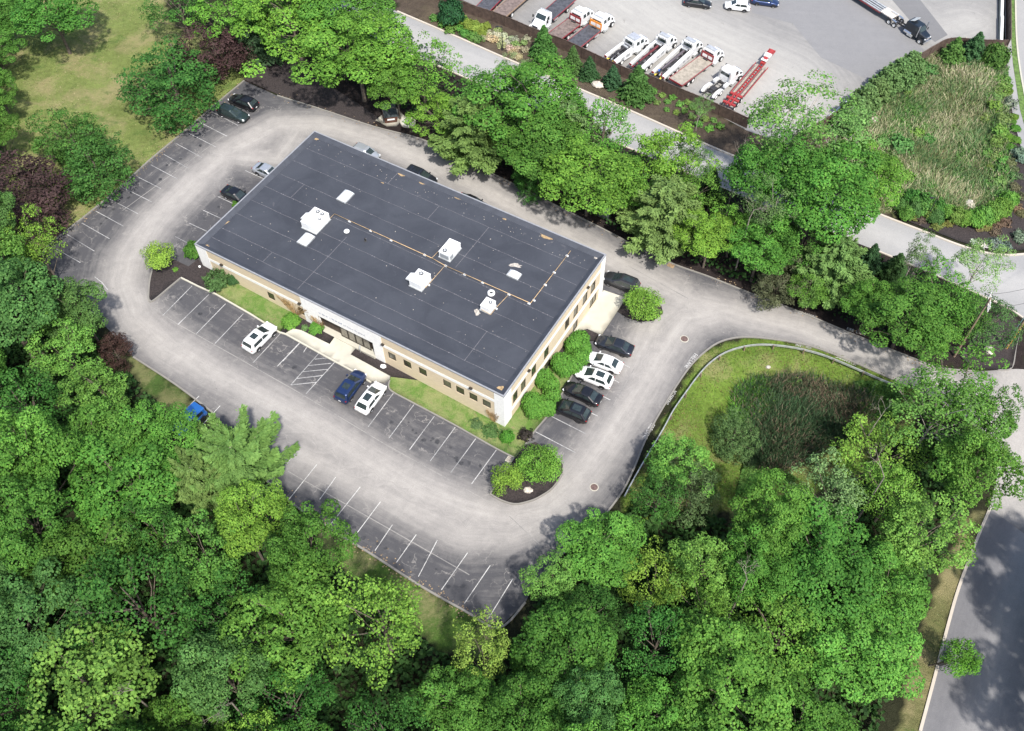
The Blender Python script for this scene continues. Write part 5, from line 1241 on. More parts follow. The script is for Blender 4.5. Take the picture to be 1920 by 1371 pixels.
def conifer_mesh(key, seed, R, H, whorls, nb, up=.15, power=1.0, per=34, leaf=.3, elong=2.2, bark=None, low=.08, droop=0.0, fan=.35, lv=(.7, 1.15)):
    """needle tree: sprays along whorled branches, sweeping up or out"""
    r = np.random.RandomState(seed); mb = MB(); rr = random.Random(seed)
    mb.tube((0, 0, -.4), (0, 0, H * .5), .03 * H * .55, .02 * H * .4, 8, bark or BARK, False); mb.tube((0, 0, H * .5), (0, 0, H), .02 * H * .4, .02, 6, bark or BARK, False)
    P_, N_, A_, T_, K_ = [], [], [], [], []
    for w in range(whorls):
        k = w / (whorls - 1); z = H * (low + (1 - low) * k * .97); Lr = R * (1 - k) ** power + .15 * R * (k < 1) * (1 - k) + .12
        for b in range(nb):
            a = 2 * pi * (b + r.rand() * .8) / nb + w * .7; L = Lr * r.uniform(*lv); d = np.array([cos(a), sin(a), 0])
            n = max(4, int(per * L / R + 4)); t = r.uniform(.12, 1, n) ** .8
            side = np.array([-sin(a), cos(a), 0]); off = r.normal(0, fan * .5, n) * L * t * (1.15 - t) * 1.6
            zz = z + up * L * t ** 1.6 - droop * L * t + r.normal(0, .05 * R, n)
            p = d * (L * t)[:, None] + side * off[:, None]; p[:, 2] = zz
            P_.append(p); N_.append(np.array([0, 0, 1.0]) * .9 + d * .3 + r.normal(size=(n, 3)) * .35)
            dd = d * .9 + side * (np.sign(off) * .5)[:, None] + np.array([0, 0, .35]); A_.append(np.broadcast_to(dd, (n, 3)))
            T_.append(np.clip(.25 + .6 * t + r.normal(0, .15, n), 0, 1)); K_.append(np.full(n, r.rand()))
            e = Vector((*(d[:2] * L * .95), z + up * L * .9 - droop * L * .95)); mb.tube((0, 0, z), Vector((0, 0, z)).lerp(e, .5) + Vector((0, 0, -up * L * .15)), .035, .025, 4, bark or BARK, False); mb.tube(Vector((0, 0, z)).lerp(e, .5) + Vector((0, 0, -up * L * .15)), e, .025, .01, 4, bark or BARK, False)
    P_, N_, A_ = np.vstack(P_), np.vstack(N_), np.vstack(A_)
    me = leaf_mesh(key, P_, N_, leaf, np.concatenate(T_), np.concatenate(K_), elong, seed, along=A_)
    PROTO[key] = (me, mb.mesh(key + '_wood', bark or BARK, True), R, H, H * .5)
conifer_mesh('spruce0', 1, 1.5, 4.8, 22, 13, up=.0, power=.85, per=34, leaf=.17, droop=.1)
conifer_mesh('spruce1', 2, 1.5, 4.8, 20, 12, up=.05, power=.8, per=34, leaf=.18, droop=.15)
conifer_mesh('pine0', 3, 4.6, 14, 13, 7, up=.75, power=.42, per=520, leaf=.15, elong=2.8, low=.3, bark=PALEB, fan=.24, lv=(.55, 1.3))
conifer_mesh('pine1', 4, 4.2, 12, 16, 8, up=.3, power=.5, per=380, leaf=.16, elong=2.3, low=.15, fan=.32, lv=(.6, 1.25))
conifer_mesh('hedgepine0', 5, 1.9, 4.6, 16, 11, up=.45, power=.55, per=70, leaf=.2, elong=1.9)
conifer_mesh('juniper0', 6, 1.8, 1.3, 6, 14, up=.35, power=.25, per=50, leaf=.15, elong=2.2)

def shrub_mesh(key, seed, R=1.0, H=1.5, n=1500, leaf=.15, lump=.16):
    r = np.random.RandomState(seed); d = unit(r, n); d[:, 2] = np.abs(d[:, 2]) * 1.0 - .25 * r.rand(n)
    w = 1 + lump * np.sin(d[:, 0] * 5 + seed) * np.cos(d[:, 1] * 5 + seed * 2) + lump * .7 * np.sin(d[:, 2] * 8 + d[:, 0] * 4)
    p = d * (w * r.uniform(.82, 1.03, n))[:, None] * np.array([R, R, H * .62]); p[:, 2] += H * .36
    me = leaf_mesh(key, p, d * .8 + np.array([0, 0, .4]) + r.normal(size=(n, 3)) * .45, leaf, np.clip(r.normal(.5, .25, n), 0, 1), np.full(n, .5), seed=seed)
    mb = MB(); q = random.Random(seed)
    for k in range(9):
        a = q.uniform(0, 6.28); mb.tube((0, 0, -.2), (cos(a) * R * .6, sin(a) * R * .6, H * q.uniform(.5, .8)), .035, .01, 4, BARK, False)
    PROTO[key] = (me, mb.mesh(key + '_stem', BARK), R, H, H * .5)
for i in range(3): shrub_mesh('shrub%d' % i, 11 + i)
shrub_mesh('tuft0', 21, 1, 1.2, 420, .24, .3); shrub_mesh('tuft1', 22, 1, 1.2, 420, .24, .35)

def plant(name, key, xy, r, h, color, label, cat, group=None, rz=None, bark='trunk', zoff=0.0, lean=None):
    me, wood, R, H, zc = PROTO[key]
    o = bpy.data.objects.new(name, None); COL.objects.link(o); o.empty_display_size = .3
    z = gz(xy[0], xy[1]) + zoff
    M = Matrix.Translation((xy[0], xy[1], z)) @ Matrix.Rotation(rnd.uniform(0, 6.28) if rz is None else rz, 4, 'Z') @ Matrix.Diagonal((r / R, r / R, h / H, 1))
    if lean: M = Matrix.Translation((xy[0], xy[1], z)) @ Matrix.Rotation(lean[1], 4, Vector((-sin(lean[0]), cos(lean[0]), 0))) @ Matrix.Translation((-xy[0], -xy[1], -z)) @ M
    o.matrix_world = M
    c = link('crown' if bark == 'trunk' else 'foliage', me, o); c.color = (*color, 1); link(bark, wood, o)
    return tag(o, label, cat, group)

def at(px, py, h):
    """ground position of a tree whose crown middle (h above the terrain) is seen at the pixel"""
    p = P(px, py, h); return p.x, p.y
def tree(key, px, py, rpx, h, color, label, name='broadleaf_tree', group=None, cz=.66, **k):
    x, y = at(px, py, h * cz); z = gz(x, y) + h * cz; dist = sqrt(x * x + y * y + (z - CAM[2]) ** 2)
    return plant(name, key, (x, y), rpx * dist / F, h, color, label, 'tree', group, **k)
def shrub(key, px, py, rpx, h, color, label, name='shrub', group=None, cat='shrub', **k):
    x, y = at(px, py, h * .5); z = gz(x, y); dist = sqrt(x * x + y * y + (z - CAM[2]) ** 2)
    return plant(name, key, (x, y), rpx * dist / F, h, color, label, cat, group, bark='stem', **k)

OAK = (.070, .180, .027); OAK2 = (.088, .218, .031); LIME = (.132, .280, .033); BRIGHT = (.102, .248, .031); DEEP = (.047, .140, .024); BLUEG = (.076, .172, .042)
PURP = (.062, .037, .034); GREY = (.18, .25, .11)

rnd.seed(21)
# trees of the lawn and the edges (crown middle, radius in photo pixels, height m)
T = tree
T('spread0', 322, 155, 80, 8.6, (.048, .135, .026), 'wide dark green spreading tree on the lawn just above the outer parking row', cz=.5)
T('spread1', 135, 258, 50, 8.0, (.06, .165, .03), 'left half of the pair of low spreading trees on the lawn, showing pale branches', cz=.5)
T('spread0', 178, 312, 58, 7.4, (.055, .15, .03), 'right half of the pair of low spreading trees, touching the parking kerb', cz=.5)
T('purple0', 404, 98, 58, 7.4, PURP, 'purple brown leaved tree beside the mulch slope and the black SUV', name='purple_leaf_tree', cz=.5)
T('purple1', 55, 360, 78, 8.2, (.058, .036, .034), 'largest purple brown leaved tree at the left edge below the lawn', name='purple_leaf_tree', cz=.5)
T('purple0', 213, 655, 30, 4.5, (.06, .036, .028), 'small purple brown tree poking out of the woods at the left bend of the lane', name='purple_leaf_tree', cz=.5)
T('oak0', 92, 14, 62, 11, OAK, 'large oak with a pale trunk standing on the upper left of the lawn', cz=.72)
for i, (x, y, r) in enumerate([(-2, 30, 42), (-6, 105, 32), (-8, 165, 30), (-8, 250, 30), (-60, 60, 55), (-80, 180, 55), (-80, 300, 55)]):
    T('oak%d' % (i % 6), x, y, r, 8, OAK, 'dark green tree in the row along the left edge of the lawn', group='trees along the left edge of the lawn')
T('maple0', 335, 8, 48, 9, DEEP, 'dense dark green tree above the purple leaved tree at the top edge')
T('beech0', 440, 25, 48, 10, LIME, 'light green tree at the top edge above the mulch slope')
T('spruce0', 482, 55, 42, 9, (.045, .09, .04), 'dull dark green conifer between two light green trees at the top of the mulch slope', name='conifer_tree', cz=.5)
T('beech1', 548, 38, 70, 12, LIME, 'large lime green tree overhanging the mulch slope')
T('oak1', 668, 98, 80, 13, BRIGHT, 'big rounded green tree at the foot of the mulch slope, left of the dumpster')
T('oak2', 640, 20, 75, 12, OAK2, 'green tree at the top edge left of the access road')
T('beech2', 590, -30, 70, 12, BRIGHT, 'bright green tree cut off by the top edge left of the access road')
T('maple1', 705, 40, 45, 10, OAK2, 'mid green tree whose crown touches the upper end of the access road')
T('maple2', 790, 135, 58, 11, BRIGHT, 'bright green tree between the dumpster and the access road')
T('beech0', 822, 208, 40, 8, LIME, 'light green tree leaning over the round concrete cover')
T('oak3', 742, 162, 40, 9, OAK2, 'green tree directly behind the dumpster')
T('pine1', 885, 245, 66, 11, (.105, .19, .048), 'olive green pine on the back edge of the lane behind the building', name='pine_tree', cz=.5)
T('maple3', 925, 178, 58, 11, OAK2, 'mid green tree with pale twigs beside the access road kerb')
T('oak4', 1000, 195, 86, 13, (.088, .21, .03), 'largest spreading tree of the strip behind the building')
T('airy0', 975, 150, 32, 11, GREY, 'loose tree with pale branch tips reaching the access road', name='loose_crowned_tree')
T('oak5', 1010, 275, 72, 11, OAK, 'dark green tree on the lane side below the largest tree of the strip')
T('pine1', 1065, 250, 62, 11, (.12, .2, .065), 'grey green pine in the middle of the strip behind the building', name='pine_tree', cz=.5)
T('maple0', 1132, 245, 60, 11, BRIGHT, 'bright loose tree beside the access road, left of the visible stretch of paving')
T('oak0', 1105, 330, 78, 11, BRIGHT, 'broad bright tree leaning over the lane near the dark utility cabinet')
T('spread1', 995, 340, 30, 5, DEEP, 'low dark green tree hugging the kerb behind the building', cz=.5)
T('beech1', 1235, 290, 55, 12, LIME, 'light green tree beside the access road in the middle of the strip')
T('beech2', 1185, 350, 45, 9, BRIGHT, 'leafy bright tree behind the olive pine')
T('airy1', 1290, 305, 36, 11, (.08, .17, .04), 'thin loose tree in front of the open stretch of access road', name='loose_crowned_tree')
T('pine1', 1245, 400, 72, 11, (.135, .215, .06), 'pale olive pine overhanging the lane opposite the right corner of the building', name='pine_tree', cz=.5)
T('maple2', 1300, 355, 45, 9, OAK2, 'mid green tree behind the olive pine, near the access road')
T('spruce0', 1333, 345, 22, 5.5, (.03, .08, .028), 'small dark conifer at the edge of the access road', name='conifer_tree', cz=.45)
T('oak2', 1330, 450, 48, 8, LIME, 'bright lime tree over the kerb, right of the pale olive pine')
T('beech0', 1375, 430, 42, 8, BRIGHT, 'leafy light green tree second right of the pale olive pine')
T('oak3', 1425, 470, 55, 9, OAK2, 'rounded green tree close to the lane kerb')
T('airy0', 1475, 255, 92, 17, (.12, .25, .05), 'tall loose oak with pale forking limbs between the access road and the truck yard', name='loose_crowned_tree')
T('oak4', 1440, 330, 66, 14, OAK, 'dark leafy tree in front of the tall pale limbed oak')
T('airy1', 1560, 285, 84, 15, (.14, .28, .07), 'tall light green tree with pale branches at the corner of the truck yard', name='loose_crowned_tree')
T('oak5', 1545, 365, 85, 15, OAK2, 'largest dense tree left of the meadow, hiding the access road')
T('oak1', 1620, 330, 55, 12, BRIGHT, 'bright green tree on the left edge of the meadow')
T('airy0', 1450, 400, 55, 13, (.09, .17, .05), 'loose tree with bare grey limbs below the dense tree', name='loose_crowned_tree')
T('pine1', 1560, 500, 62, 10, (.11, .205, .055), 'soft olive tree beside the lower end of the access road', name='pine_tree', cz=.5)
T('spread1', 1460, 530, 42, 6, (.10, .11, .055), 'thin brownish tree by the lane kerb near the painted no parking words', cz=.5)
T('maple3', 1510, 440, 50, 11, OAK, 'dark green tree between the olive tree and the dense tree')
T('maple1', 1515, 545, 38, 6, OAK2, 'low bright green tree at the kerb, left of the olive tree', cz=.5)
T('oak0', 1632, 575, 42, 8, OAK2, 'green tree leaning towards the lane in the strip left of the utility poles')
T('oak3', 1705, 590, 66, 10, OAK, 'large dense tree at the drive entrance')
T('maple2', 1775, 560, 58, 11, OAK2, 'bright speckled tree behind the dense entrance tree')
T('beech2', 1748, 625, 42, 7, BRIGHT, 'low bright tree at the kerb of the drive entrance')
T('airy1', 1835, 500, 42, 11, (.18, .32, .09), 'pale feathery birch rising over the access road near the utility poles', name='birch_tree')
T('airy0', 1725, 495, 30, 12, (.10, .19, .05), 'thin tree with a bare top leaning over the access road', name='birch_tree')
T('maple0', 1848, 615, 46, 7, (.065, .14, .04), 'fine leaved tree on the mulch tip, left of the yellow guarded pole', cz=.5)
T('maple3', 1800, 590, 40, 9, OAK, 'dark tree in the gap left of the double crossarm pole')
T('spruce1', 1632, 485, 20, 5, (.03, .08, .03), 'small dark conifer by the kerb at the lower end of the access road', name='conifer_tree', cz=.45)
T('spruce0', 1680, 500, 22, 4.5, (.04, .10, .03), 'small conifer between the dark small conifer and the entrance trees', name='conifer_tree', cz=.45)
# big pine plumes over the lower car park and its bright neighbour
T('pine0', 452, 876, 84, 11, (.115, .21, .05), 'big pale olive pine with long sweeping plumes over the lower car park', name='pine_tree', cz=.55)
T('pine0', 372, 912, 52, 9.5, (.105, .19, .05), 'second plumed pine merging with the left side of the big one', name='pine_tree', cz=.55)
T('oak2', 458, 985, 56, 13, (.15, .28, .035), 'yellow green tree just below the big plumed pine')
T('maple1', 905, 1225, 55, 13, (.19, .30, .05), 'bright yellow green tree below the lowest corner of the car park')
T('beech2', 1036, 1085, 44, 7.5, (.13, .27, .05), 'layered light green tree at the right side of the lowest car park corner')
T('beech1', 1262, 852, 48, 7.5, (.12, .28, .045), 'feathery bright green tree at the lower left end of the guardrail', group=None)
T('spread0', 1375, 820, 42, 5.0, (.085, .16, .05), 'rounded soft green willow bush in the grass basin beside the reeds', name='willow_tree', cz=.45)
T('spread1', 1290, 905, 55, 6.5, (.08, .14, .05), 'greyish willow bush at the bottom of the grass basin', name='willow_tree', cz=.45)
T('maple3', 1235, 925, 45, 8, DEEP, 'dark green tree between the guardrail end and the willow bushes')
T('airy1', 1758, 778, 84, 12, (.11, .24, .045), 'broad grey green tree with bare crooked branches at the drive junction', name='loose_crowned_tree')
T('maple2', 1800, 740, 70, 13, OAK2, 'green tree overhanging the junction pavement')
T('oak5', 1830, 880, 60, 13, OAK2, 'tree overhanging the pale junction near the street corner')
T('beech0', 1868, 790, 38, 11, OAK, 'small crowned tree reaching over the pale junction')
T('maple2', 1560, 925, 58, 12, (.15, .26, .09), 'silvery green leaved tree at the lower edge of the reeds')
T('oak3', 1440, 960, 62, 13, OAK2, 'dense mid green tree left of the silvery one below the reeds')
# leaning roadside tree
p = P(1742, 1248); plant('leaning_tree', 'small1', (p.x, p.y), 1.6, 6.2, (.10, .27, .03), 'slender leaning tree whose small crown hangs over the dark street', 'tree', lean=(radians(-12), radians(30)))

rnd.seed(33)
# dense woods: every crown a tree of its own
W1 = [(-120, 380), (30, 400), (78, 470), (100, 520), (165, 560), (195, 640), (215, 680), (250, 735), (300, 795), (300, 855), (280, 900), (360, 985), (520, 965), (612, 985), (650, 1045), (720, 1115), (790, 1165), (830, 1215), (860, 1240), (960, 1205), (1050, 1160), (1025, 1060), (1120, 985), (1205, 945), (1250, 985), (1380, 960), (1500, 985), (1620, 910), (1660, 830), (1715, 755), (1790, 735), (1850, 800), (1850, 900), (1785, 985), (1700, 1085), (1652, 1180), (1640, 1290), (1615, 1420), (1560, 1530), (-160, 1540)]
def woods(poly, hc, spacing, rng, pick, avoid, group, seed):
    r = random.Random(seed); pts = list(avoid); out = []
    wp = [P(x, y, hc) for x, y in poly]; x0, x1 = min(p.x for p in wp), max(p.x for p in wp); y0, y1 = min(p.y for p in wp), max(p.y for p in wp)
    for _ in range(9000):
        x, y = r.uniform(x0, x1), r.uniform(y0, y1); R = r.uniform(*rng); z = gz(x, y) + hc; px, py = proj(x, y, z)
        if not inside(np.array([px]), np.array([py]), poly)[0]: continue
        if any((x - a) ** 2 + (y - b) ** 2 < (spacing * (R + c)) ** 2 for a, b, c in pts): continue
        pts.append((x, y, R)); out.append((x, y, R, px, py))
    return out
avoid = [(o.location.x, o.location.y, o.scale.x * 4.3) for o in bpy.data.objects if o.get('category') == 'tree' and o.location.y < 90]
KIND = [('oak', 6, OAK, 'rounded mid green oak crown'), ('oak', 6, OAK2, 'clumpy fresh green oak crown'), ('maple', 4, DEEP, 'dark green fine leaved crown'), ('maple', 4, (.135, .26, .035), 'light green fine leaved crown'), ('beech', 3, (.11, .24, .04), 'layered green crown'), ('oak', 6, BLUEG, 'dull bluish green crown'), ('maple', 4, (.15, .28, .035), 'yellowish green crown')]
WG = 'broadleaf trees of the dense woods'
for x, y, R, px, py in woods(W1, 9, .74, (2.8, 5.4), None, avoid, None, 5):
    where = 'in the lower left woods' if px < 620 else ('in the woods at the bottom middle' if px < 1150 else 'in the lower right woods')
    if px < 350 and py < 760: where = 'in the woods at the left edge'
    wt = (5, 5, 3, 3, 3, 3, .8) if px < 1150 else (4, 5, 4, 4, 3, 1, 1.6)
    k, n, colr, lab = rnd.choices(KIND, wt)[0]; lab = lab.replace('crown', 'tree')
    f = rnd.uniform(.82, 1.2); h = rnd.uniform(10, 16.5)
    if px > 1150: h *= .85
    if 960 < px < 1270 and py < 1130: h *= .62
    if 100 < px < 360 and py < 900: h *= .68
    plant('broadleaf_tree', '%s%d' % (k, rnd.randrange(n)), (x, y), R, h, tuple(c * f for c in colr), lab + ' ' + where, 'tree', WG + ' ' + where)
# trees beyond the right edge of the street (their shade falls on it)
for x, y, r, h in ((1985, 1165, 5, 14), (2040, 1300, 5.5, 15), (1990, 1420, 5, 14), (2090, 1200, 5, 15)):
    p = P(x, y); plant('broadleaf_tree', 'oak%d' % rnd.randrange(6), (p.x, p.y), r, h, OAK, 'tall tree on the far side of the dark street', 'tree', 'trees across the street')
# dead snags
SNAG = pm('weathered_wood', (.24, .21, .17), .95, var=.3)
def snag(label, px, py, h0, s, seed):
    r = random.Random(seed); mb = MB(); x, y = at(px, py, h0)
    def br(p, d, L, rad, dep):
        q = p + d * L; mb.tube(p, q, rad, rad * .7, 5, SNAG, False)
        if dep: 
            for k in range(r.choice((2, 3))): br(q, (d + Vector((r.uniform(-.9, .9), r.uniform(-.9, .9), r.uniform(-.3, .5)))).normalized(), L * r.uniform(.6, .85), rad * .6, dep - 1)
    mb.tube((0, 0, -.3), (0, 0, h0 * .75), .12, .07, 7, SNAG, False)
    br(Vector((0, 0, h0 * .75)), Vector((r.uniform(-.5, .5), r.uniform(-.5, .5), .8)).normalized(), s * .72, .05, 4)
    o = mb.build('dead_tree', SNAG); o.location = (x, y, gz(x, y)); tag(o, label, 'dead tree')
snag('bare pale dead tree poking out of the woods by the drive junction', 1680, 860, 15, 1.9, 1)
snag('crooked white dead tree at the right edge of the reeds', 1655, 770, 12, 1.8, 2)
snag('small dead tree in the middle of the lower right woods', 1415, 1055, 14.5, 1.3, 3)
snag('bare grey dead tree near the bottom left of the woods', 415, 1295, 13.5, 1.6, 4)
snag('thin dead tree beside a dark gap in the lower left woods', 232, 1285, 13.5, 1.2, 8)
snag('pale dead limbed tree in the strip above the olive pine', 1415, 375, 13, 1.7, 6)
snag('dead pale top rising above the trees next to the access road', 1722, 470, 12.5, 1.3, 7)
snag('pale forked dead tree in front of the truck yard corner', 1395, 265, 14, 1.7, 9)

rnd.seed(44)
# small trees and shrubs of the islands
T('small0', 949, 899, 28, 3.4, (.145, .28, .035), 'smaller bright green tree on the mulch island at the end of the front row', name='small_tree', cz=.6)
T('small1', 1012, 870, 38, 4.0, (.13, .27, .035), 'larger bright green tree on the mulch island at the end of the front row', name='small_tree', cz=.6)
T('small1', 1206, 568, 33, 4.2, (.15, .31, .04), 'bright green tree in the small bed by the graphite SUV', name='small_tree', cz=.6)
T('small0', 297, 480, 26, 3.6, (.19, .34, .045), 'rounded yellow green tree at the left tip of the mulch island', name='small_tree', cz=.6)
shrub('shrub0', 362, 466, 16, 2.2, (.06, .17, .025), 'green shrub tucked against the left corner of the building')
shrub('juniper0', 408, 527, 21, 1.6, (.06, .13, .04), 'spiky dark green juniper in the mulch at the left end of the front wall')
shrub('shrub1', 437, 524, 10, 1.6, (.05, .12, .04), 'small dark shrub leaning on the front wall beside the juniper')
shrub('tuft0', 329, 505, 5, .4, (.12, .3, .04), 'tiny light green plant alone in the mulch island')
shrub('shrub0', 545, 600, 16, 1.7, (.12, .28, .04), 'larger round clipped shrub left of the entrance walk')
shrub('shrub2', 592, 614, 12.5, 1.4, (.12, .27, .04), 'smaller round clipped shrub left of the entrance walk')
shrub('tuft1', 571, 614, 6, .6, (.13, .24, .08), 'pale green perennial between the two clipped shrubs')
shrub('shrub1', 951, 818, 13, 1.5, (.09, .24, .03), 'round clipped shrub below the front corner of the building')
shrub('tuft0', 985, 815, 13, 1.1, (.045, .038, .033), 'dark purplish shrub right of the clipped shrub at the front corner')
shrub('tuft1', 920, 808, 16, .5, (.07, .14, .04), 'weedy green patch of plants below the last front windows')
shrub('tuft0', 893, 795, 12, .4, (.08, .14, .05), 'thin weedy plants along the foot of the front wall')
shrub('shrub1', 441, 383, 6, 1.0, (.09, .2, .03), 'small green shrub at the short left wall near the black coupe')
# clipped hedges by the right wall: joined rounded masses
def hedge(label, blobs, seed):
    r = np.random.RandomState(seed); Pn = []; Nn = []; base = P(*blobs[0][:2])
    cs = []
    for px, py, rp, h in blobs:
        x, y = at(px, py, h * .6); z = gz(x, y); k = rp * sqrt(x * x + y * y + (CAM[2] - z) ** 2) / F; cs.append((x, y, z, k, h))
    for i, (x, y, z, k, h) in enumerate(cs):
        n = int(1500 * k * k); d = unit(r, n); d[:, 2] = np.abs(d[:, 2]) - .12; w = 1 + .07 * np.sin(d[:, 0] * 9 + i) * np.cos(d[:, 1] * 8) + .06 * np.sin(d[:, 0] * 17 + d[:, 2] * 13 + i * 2) + .05 * np.cos(d[:, 1] * 21 + i)
        sd = np.sign(d) * np.abs(d) ** .85
        p = sd * (w * r.uniform(.93, 1.03, n))[:, None] * np.array([k, k, h * .62]) + np.array([x, y, z + h * .38])
        keep = np.ones(n, bool)
        for j, (a, b, c, kk, hh) in enumerate(cs):
            if j != i: keep &= ((p[:, 0] - a) / kk) ** 2 + ((p[:, 1] - b) / kk) ** 2 + ((p[:, 2] - c - hh * .38) / (hh * .62)) ** 2 > .7
        Pn.append(p[keep]); Nn.append((d * .9 + np.array([0, 0, .25]) + r.normal(size=(n, 3)) * .35)[keep])
    Pn = np.vstack(Pn); Nn = np.vstack(Nn); n = len(Pn); o0 = np.array(base)
    t = thing('clipped_hedge', label, 'hedge', base, 0, tilt=False)
    f = link('foliage', leaf_mesh('hedge', Pn - o0, Nn, .15, np.clip(r.normal(.5, .25, n), 0, 1), np.full(n, .5), seed=seed), t); f.color = (.10, .25, .035, 1)
    mb = MB()
    for x, y, z, k, h in cs:
        for q in range(6): a = q; mb.tube((x - base.x, y - base.y, z - base.z - .2), (x - base.x + cos(a) * k * .6, y - base.y + sin(a) * k * .6, z - base.z + h * .7), .05, .02, 5, BARK, False)
    mb.build('stems', BARK, t)
hedge('farther clipped bright green hedge by the right wall, curled around a dark gap', [(1088, 634, 17, 2.4), (1077, 645, 17, 2.5), (1095, 650, 14, 2.4), (1089, 666, 16, 2.4), (1054, 678, 20, 2.5), (1075, 682, 17, 2.4), (1060, 690, 14, 2.3)], 1)
hedge('nearer clipped bright green hedge by the right wall beside the black SUV', [(1021, 707, 17, 2.5), (1033, 720, 16, 2.5), (1037, 738, 14, 2.4), (998, 752, 19, 2.5), (1022, 757, 19, 2.5), (1003, 765, 18, 2.3), (1030, 765, 12, 2.2)], 2)

# spruces beside the brown fence and pines round the meadow
for i, (x, y, r, h, c, lab) in enumerate([(1019, 80, 21, 5.6, (.055, .14, .03), 'bright spruce standing in front of the brown fence by the flatbed trucks'), (1074, 112, 16, 4.4, (.05, .12, .032), 'slim spruce, second along the brown fence'), (1105, 128, 16, 3.9, (.035, .09, .032), 'small dark spruce, third along the brown fence'), (1149, 144, 16, 3.8, (.038, .095, .04), 'small bluish spruce above the pale boulder'), (1195, 157, 27, 5.8, (.045, .125, .03), 'largest spruce by the brown fence, below the wreckers'), (846, 22, 21, 5.0, (.03, .10, .035), 'dense dark green conical tree at the top left end of the planted strip'),
    (1789, 95, 19, 4.5, (.075, .16, .035), 'light green conifer at the top of the meadow, left of three'), (1828, 88, 19, 5.0, (.04, .11, .04), 'dark conifer at the top of the meadow, middle of three'), (1867, 104, 21, 3.8, (.065, .15, .03), 'round green bush at the top right corner of the meadow, right of three')]):
    tree('spruce%d' % (i % 2) if i not in (5, 8) else 'shrub0', x, y, r, h, c, lab, name='spruce_tree' if i not in (5, 8) else 'round_bush_tree', cz=.45)
for i, (x, y, r, h) in enumerate([(1708, 122, 20, 4.6), (1688, 138, 24, 5), (1664, 152, 22, 4.8), (1645, 172, 20, 4.6), (1622, 186, 22, 5), (1602, 208, 24, 5), (1590, 228, 22, 4.6), (1716, 138, 16, 4)]):
    tree('hedgepine0', x, y, r, h, (.10, .185, .06), 'dull green pine in the row behind the fence along the meadow', name='pine_tree', group='pines along the meadow fence', cz=.5)
# planted strip and verge shrubs
def shrubs(spots, key, cols, h, label, group, name='shrub', sz=(9, 14)):
    for i, s in enumerate(spots):
        x, y = s[0], s[1]; rp = s[2] if len(s) > 2 else rnd.uniform(*sz)
        shrub('%s%d' % (key, rnd.randrange(2)), x, y, rp, h * rp / 11, tuple(c * rnd.uniform(.85, 1.15) for c in rnd.choice(cols)), label, name, group)
shrubs([(868, 38, 11), (880, 46, 12), (892, 50, 13), (903, 60, 10), (912, 48, 8)], 'shrub', [(.2, .28, .05)], 1.5, 'yellow green rounded shrub below the top left end of the brown fence', 'yellow green shrubs by the fence')
shrubs([(830, 45), (845, 55), (860, 52), (872, 62), (885, 66), (895, 72), (815, 33)], 'tuft', [(.10, .25, .05)], .9, 'low fresh green plant edging the mulch beside the access road', 'low green plants by the access road', sz=(8, 11))
sp_ = [(x + rnd.uniform(-3, 3), y + rnd.uniform(-3, 3)) for x, y in [(912, 62), (905, 70), (920, 68), (932, 66), (940, 72), (928, 76), (938, 84), (950, 78), (960, 72), (955, 88), (966, 84), (972, 92), (958, 98), (975, 104), (965, 76), (982, 82), (988, 92), (948, 64), (934, 58), (985, 74)]]
shrubs(sp_, 'tuft', [(.36, .38, .22), (.5, .46, .3), (.24, .34, .12)], 1.1, 'cream flowered shrub in the planted strip around the lamp post', 'cream flowered shrubs', 'flowering_shrub', sz=(6, 9))
shrubs([(1226, 170), (1242, 178), (1252, 190), (1232, 192), (1262, 182), (1275, 195), (1290, 190), (1284, 207), (1300, 200), (1250, 205), (1268, 210), (1298, 218), (1312, 208), (1322, 222), (1338, 225), (1310, 232), (1330, 240), (1350, 236)], 'tuft', [(.13, .27, .055), (.17, .3, .07)], 1.0, 'small green shrub on the bare slope between the brown fence and the access road', 'small shrubs on the slope', sz=(5, 8.5))
shrubs([(1795, 402, 15), (1812, 408, 14), (1830, 408, 16), (1846, 402, 17), (1862, 396, 17), (1880, 388, 17), (1893, 372, 15), (1780, 396, 13)], 'shrub', [(.14, .28, .045)], 1.7, 'dense green shrub in the curved bank along the bottom of the meadow', 'bank of shrubs at the bottom of the meadow')
shrubs([(1700, 398, 13), (1716, 390, 14), (1732, 380, 20), (1742, 395, 14), (1712, 370, 16), (1755, 405, 14), (1760, 388, 14), (1690, 385, 12)], 'shrub', [(.08, .2, .045), (.10, .23, .045)], 1.7, 'dark leafy shrub near the lamp post at the bottom left of the meadow', 'shrubs around the meadow lamp post')
shrubs([(1712, 407, 8), (1728, 412, 8), (1756, 423, 9), (1765, 418, 8), (1870, 420, 9), (1850, 425, 9), (1885, 416, 10), (1866, 434, 9), (1780, 420, 7), (1836, 428, 7)], 'tuft', [(.16, .2, .05), (.2, .2, .08), (.13, .1, .07)], .9, 'low yellowish bedding shrub in the dark mulch above the road kerb', 'yellowish bedding shrubs')
shrubs([(1826, 453, 6), (1840, 457, 7), (1846, 460, 6)], 'tuft', [(.55, .6, .5)], .6, 'white leaved plant near the kerb in the dark mulch bed', 'white leaved plants')
shrubs([(1866, 456, 12), (1886, 461, 10), (1914, 443, 12), (1893, 192, 12), (1912, 285, 12), (1920, 296, 11)], 'tuft', [(.17, .22, .17)], 1.1, 'silvery blue green shrub in the dark mulch bed', 'silvery shrubs')
shrubs([(1888, 148, 7), (1892, 160, 6), (1890, 170, 8), (1902, 218, 7), (1905, 240, 8), (1906, 262, 8), (1901, 228, 5), (1894, 258, 9), (1896, 275, 8)], 'shrub', [(.10, .23, .03)], 1.0, 'small round green shrub in the mulch beside the footpath', 'round shrubs by the footpath')
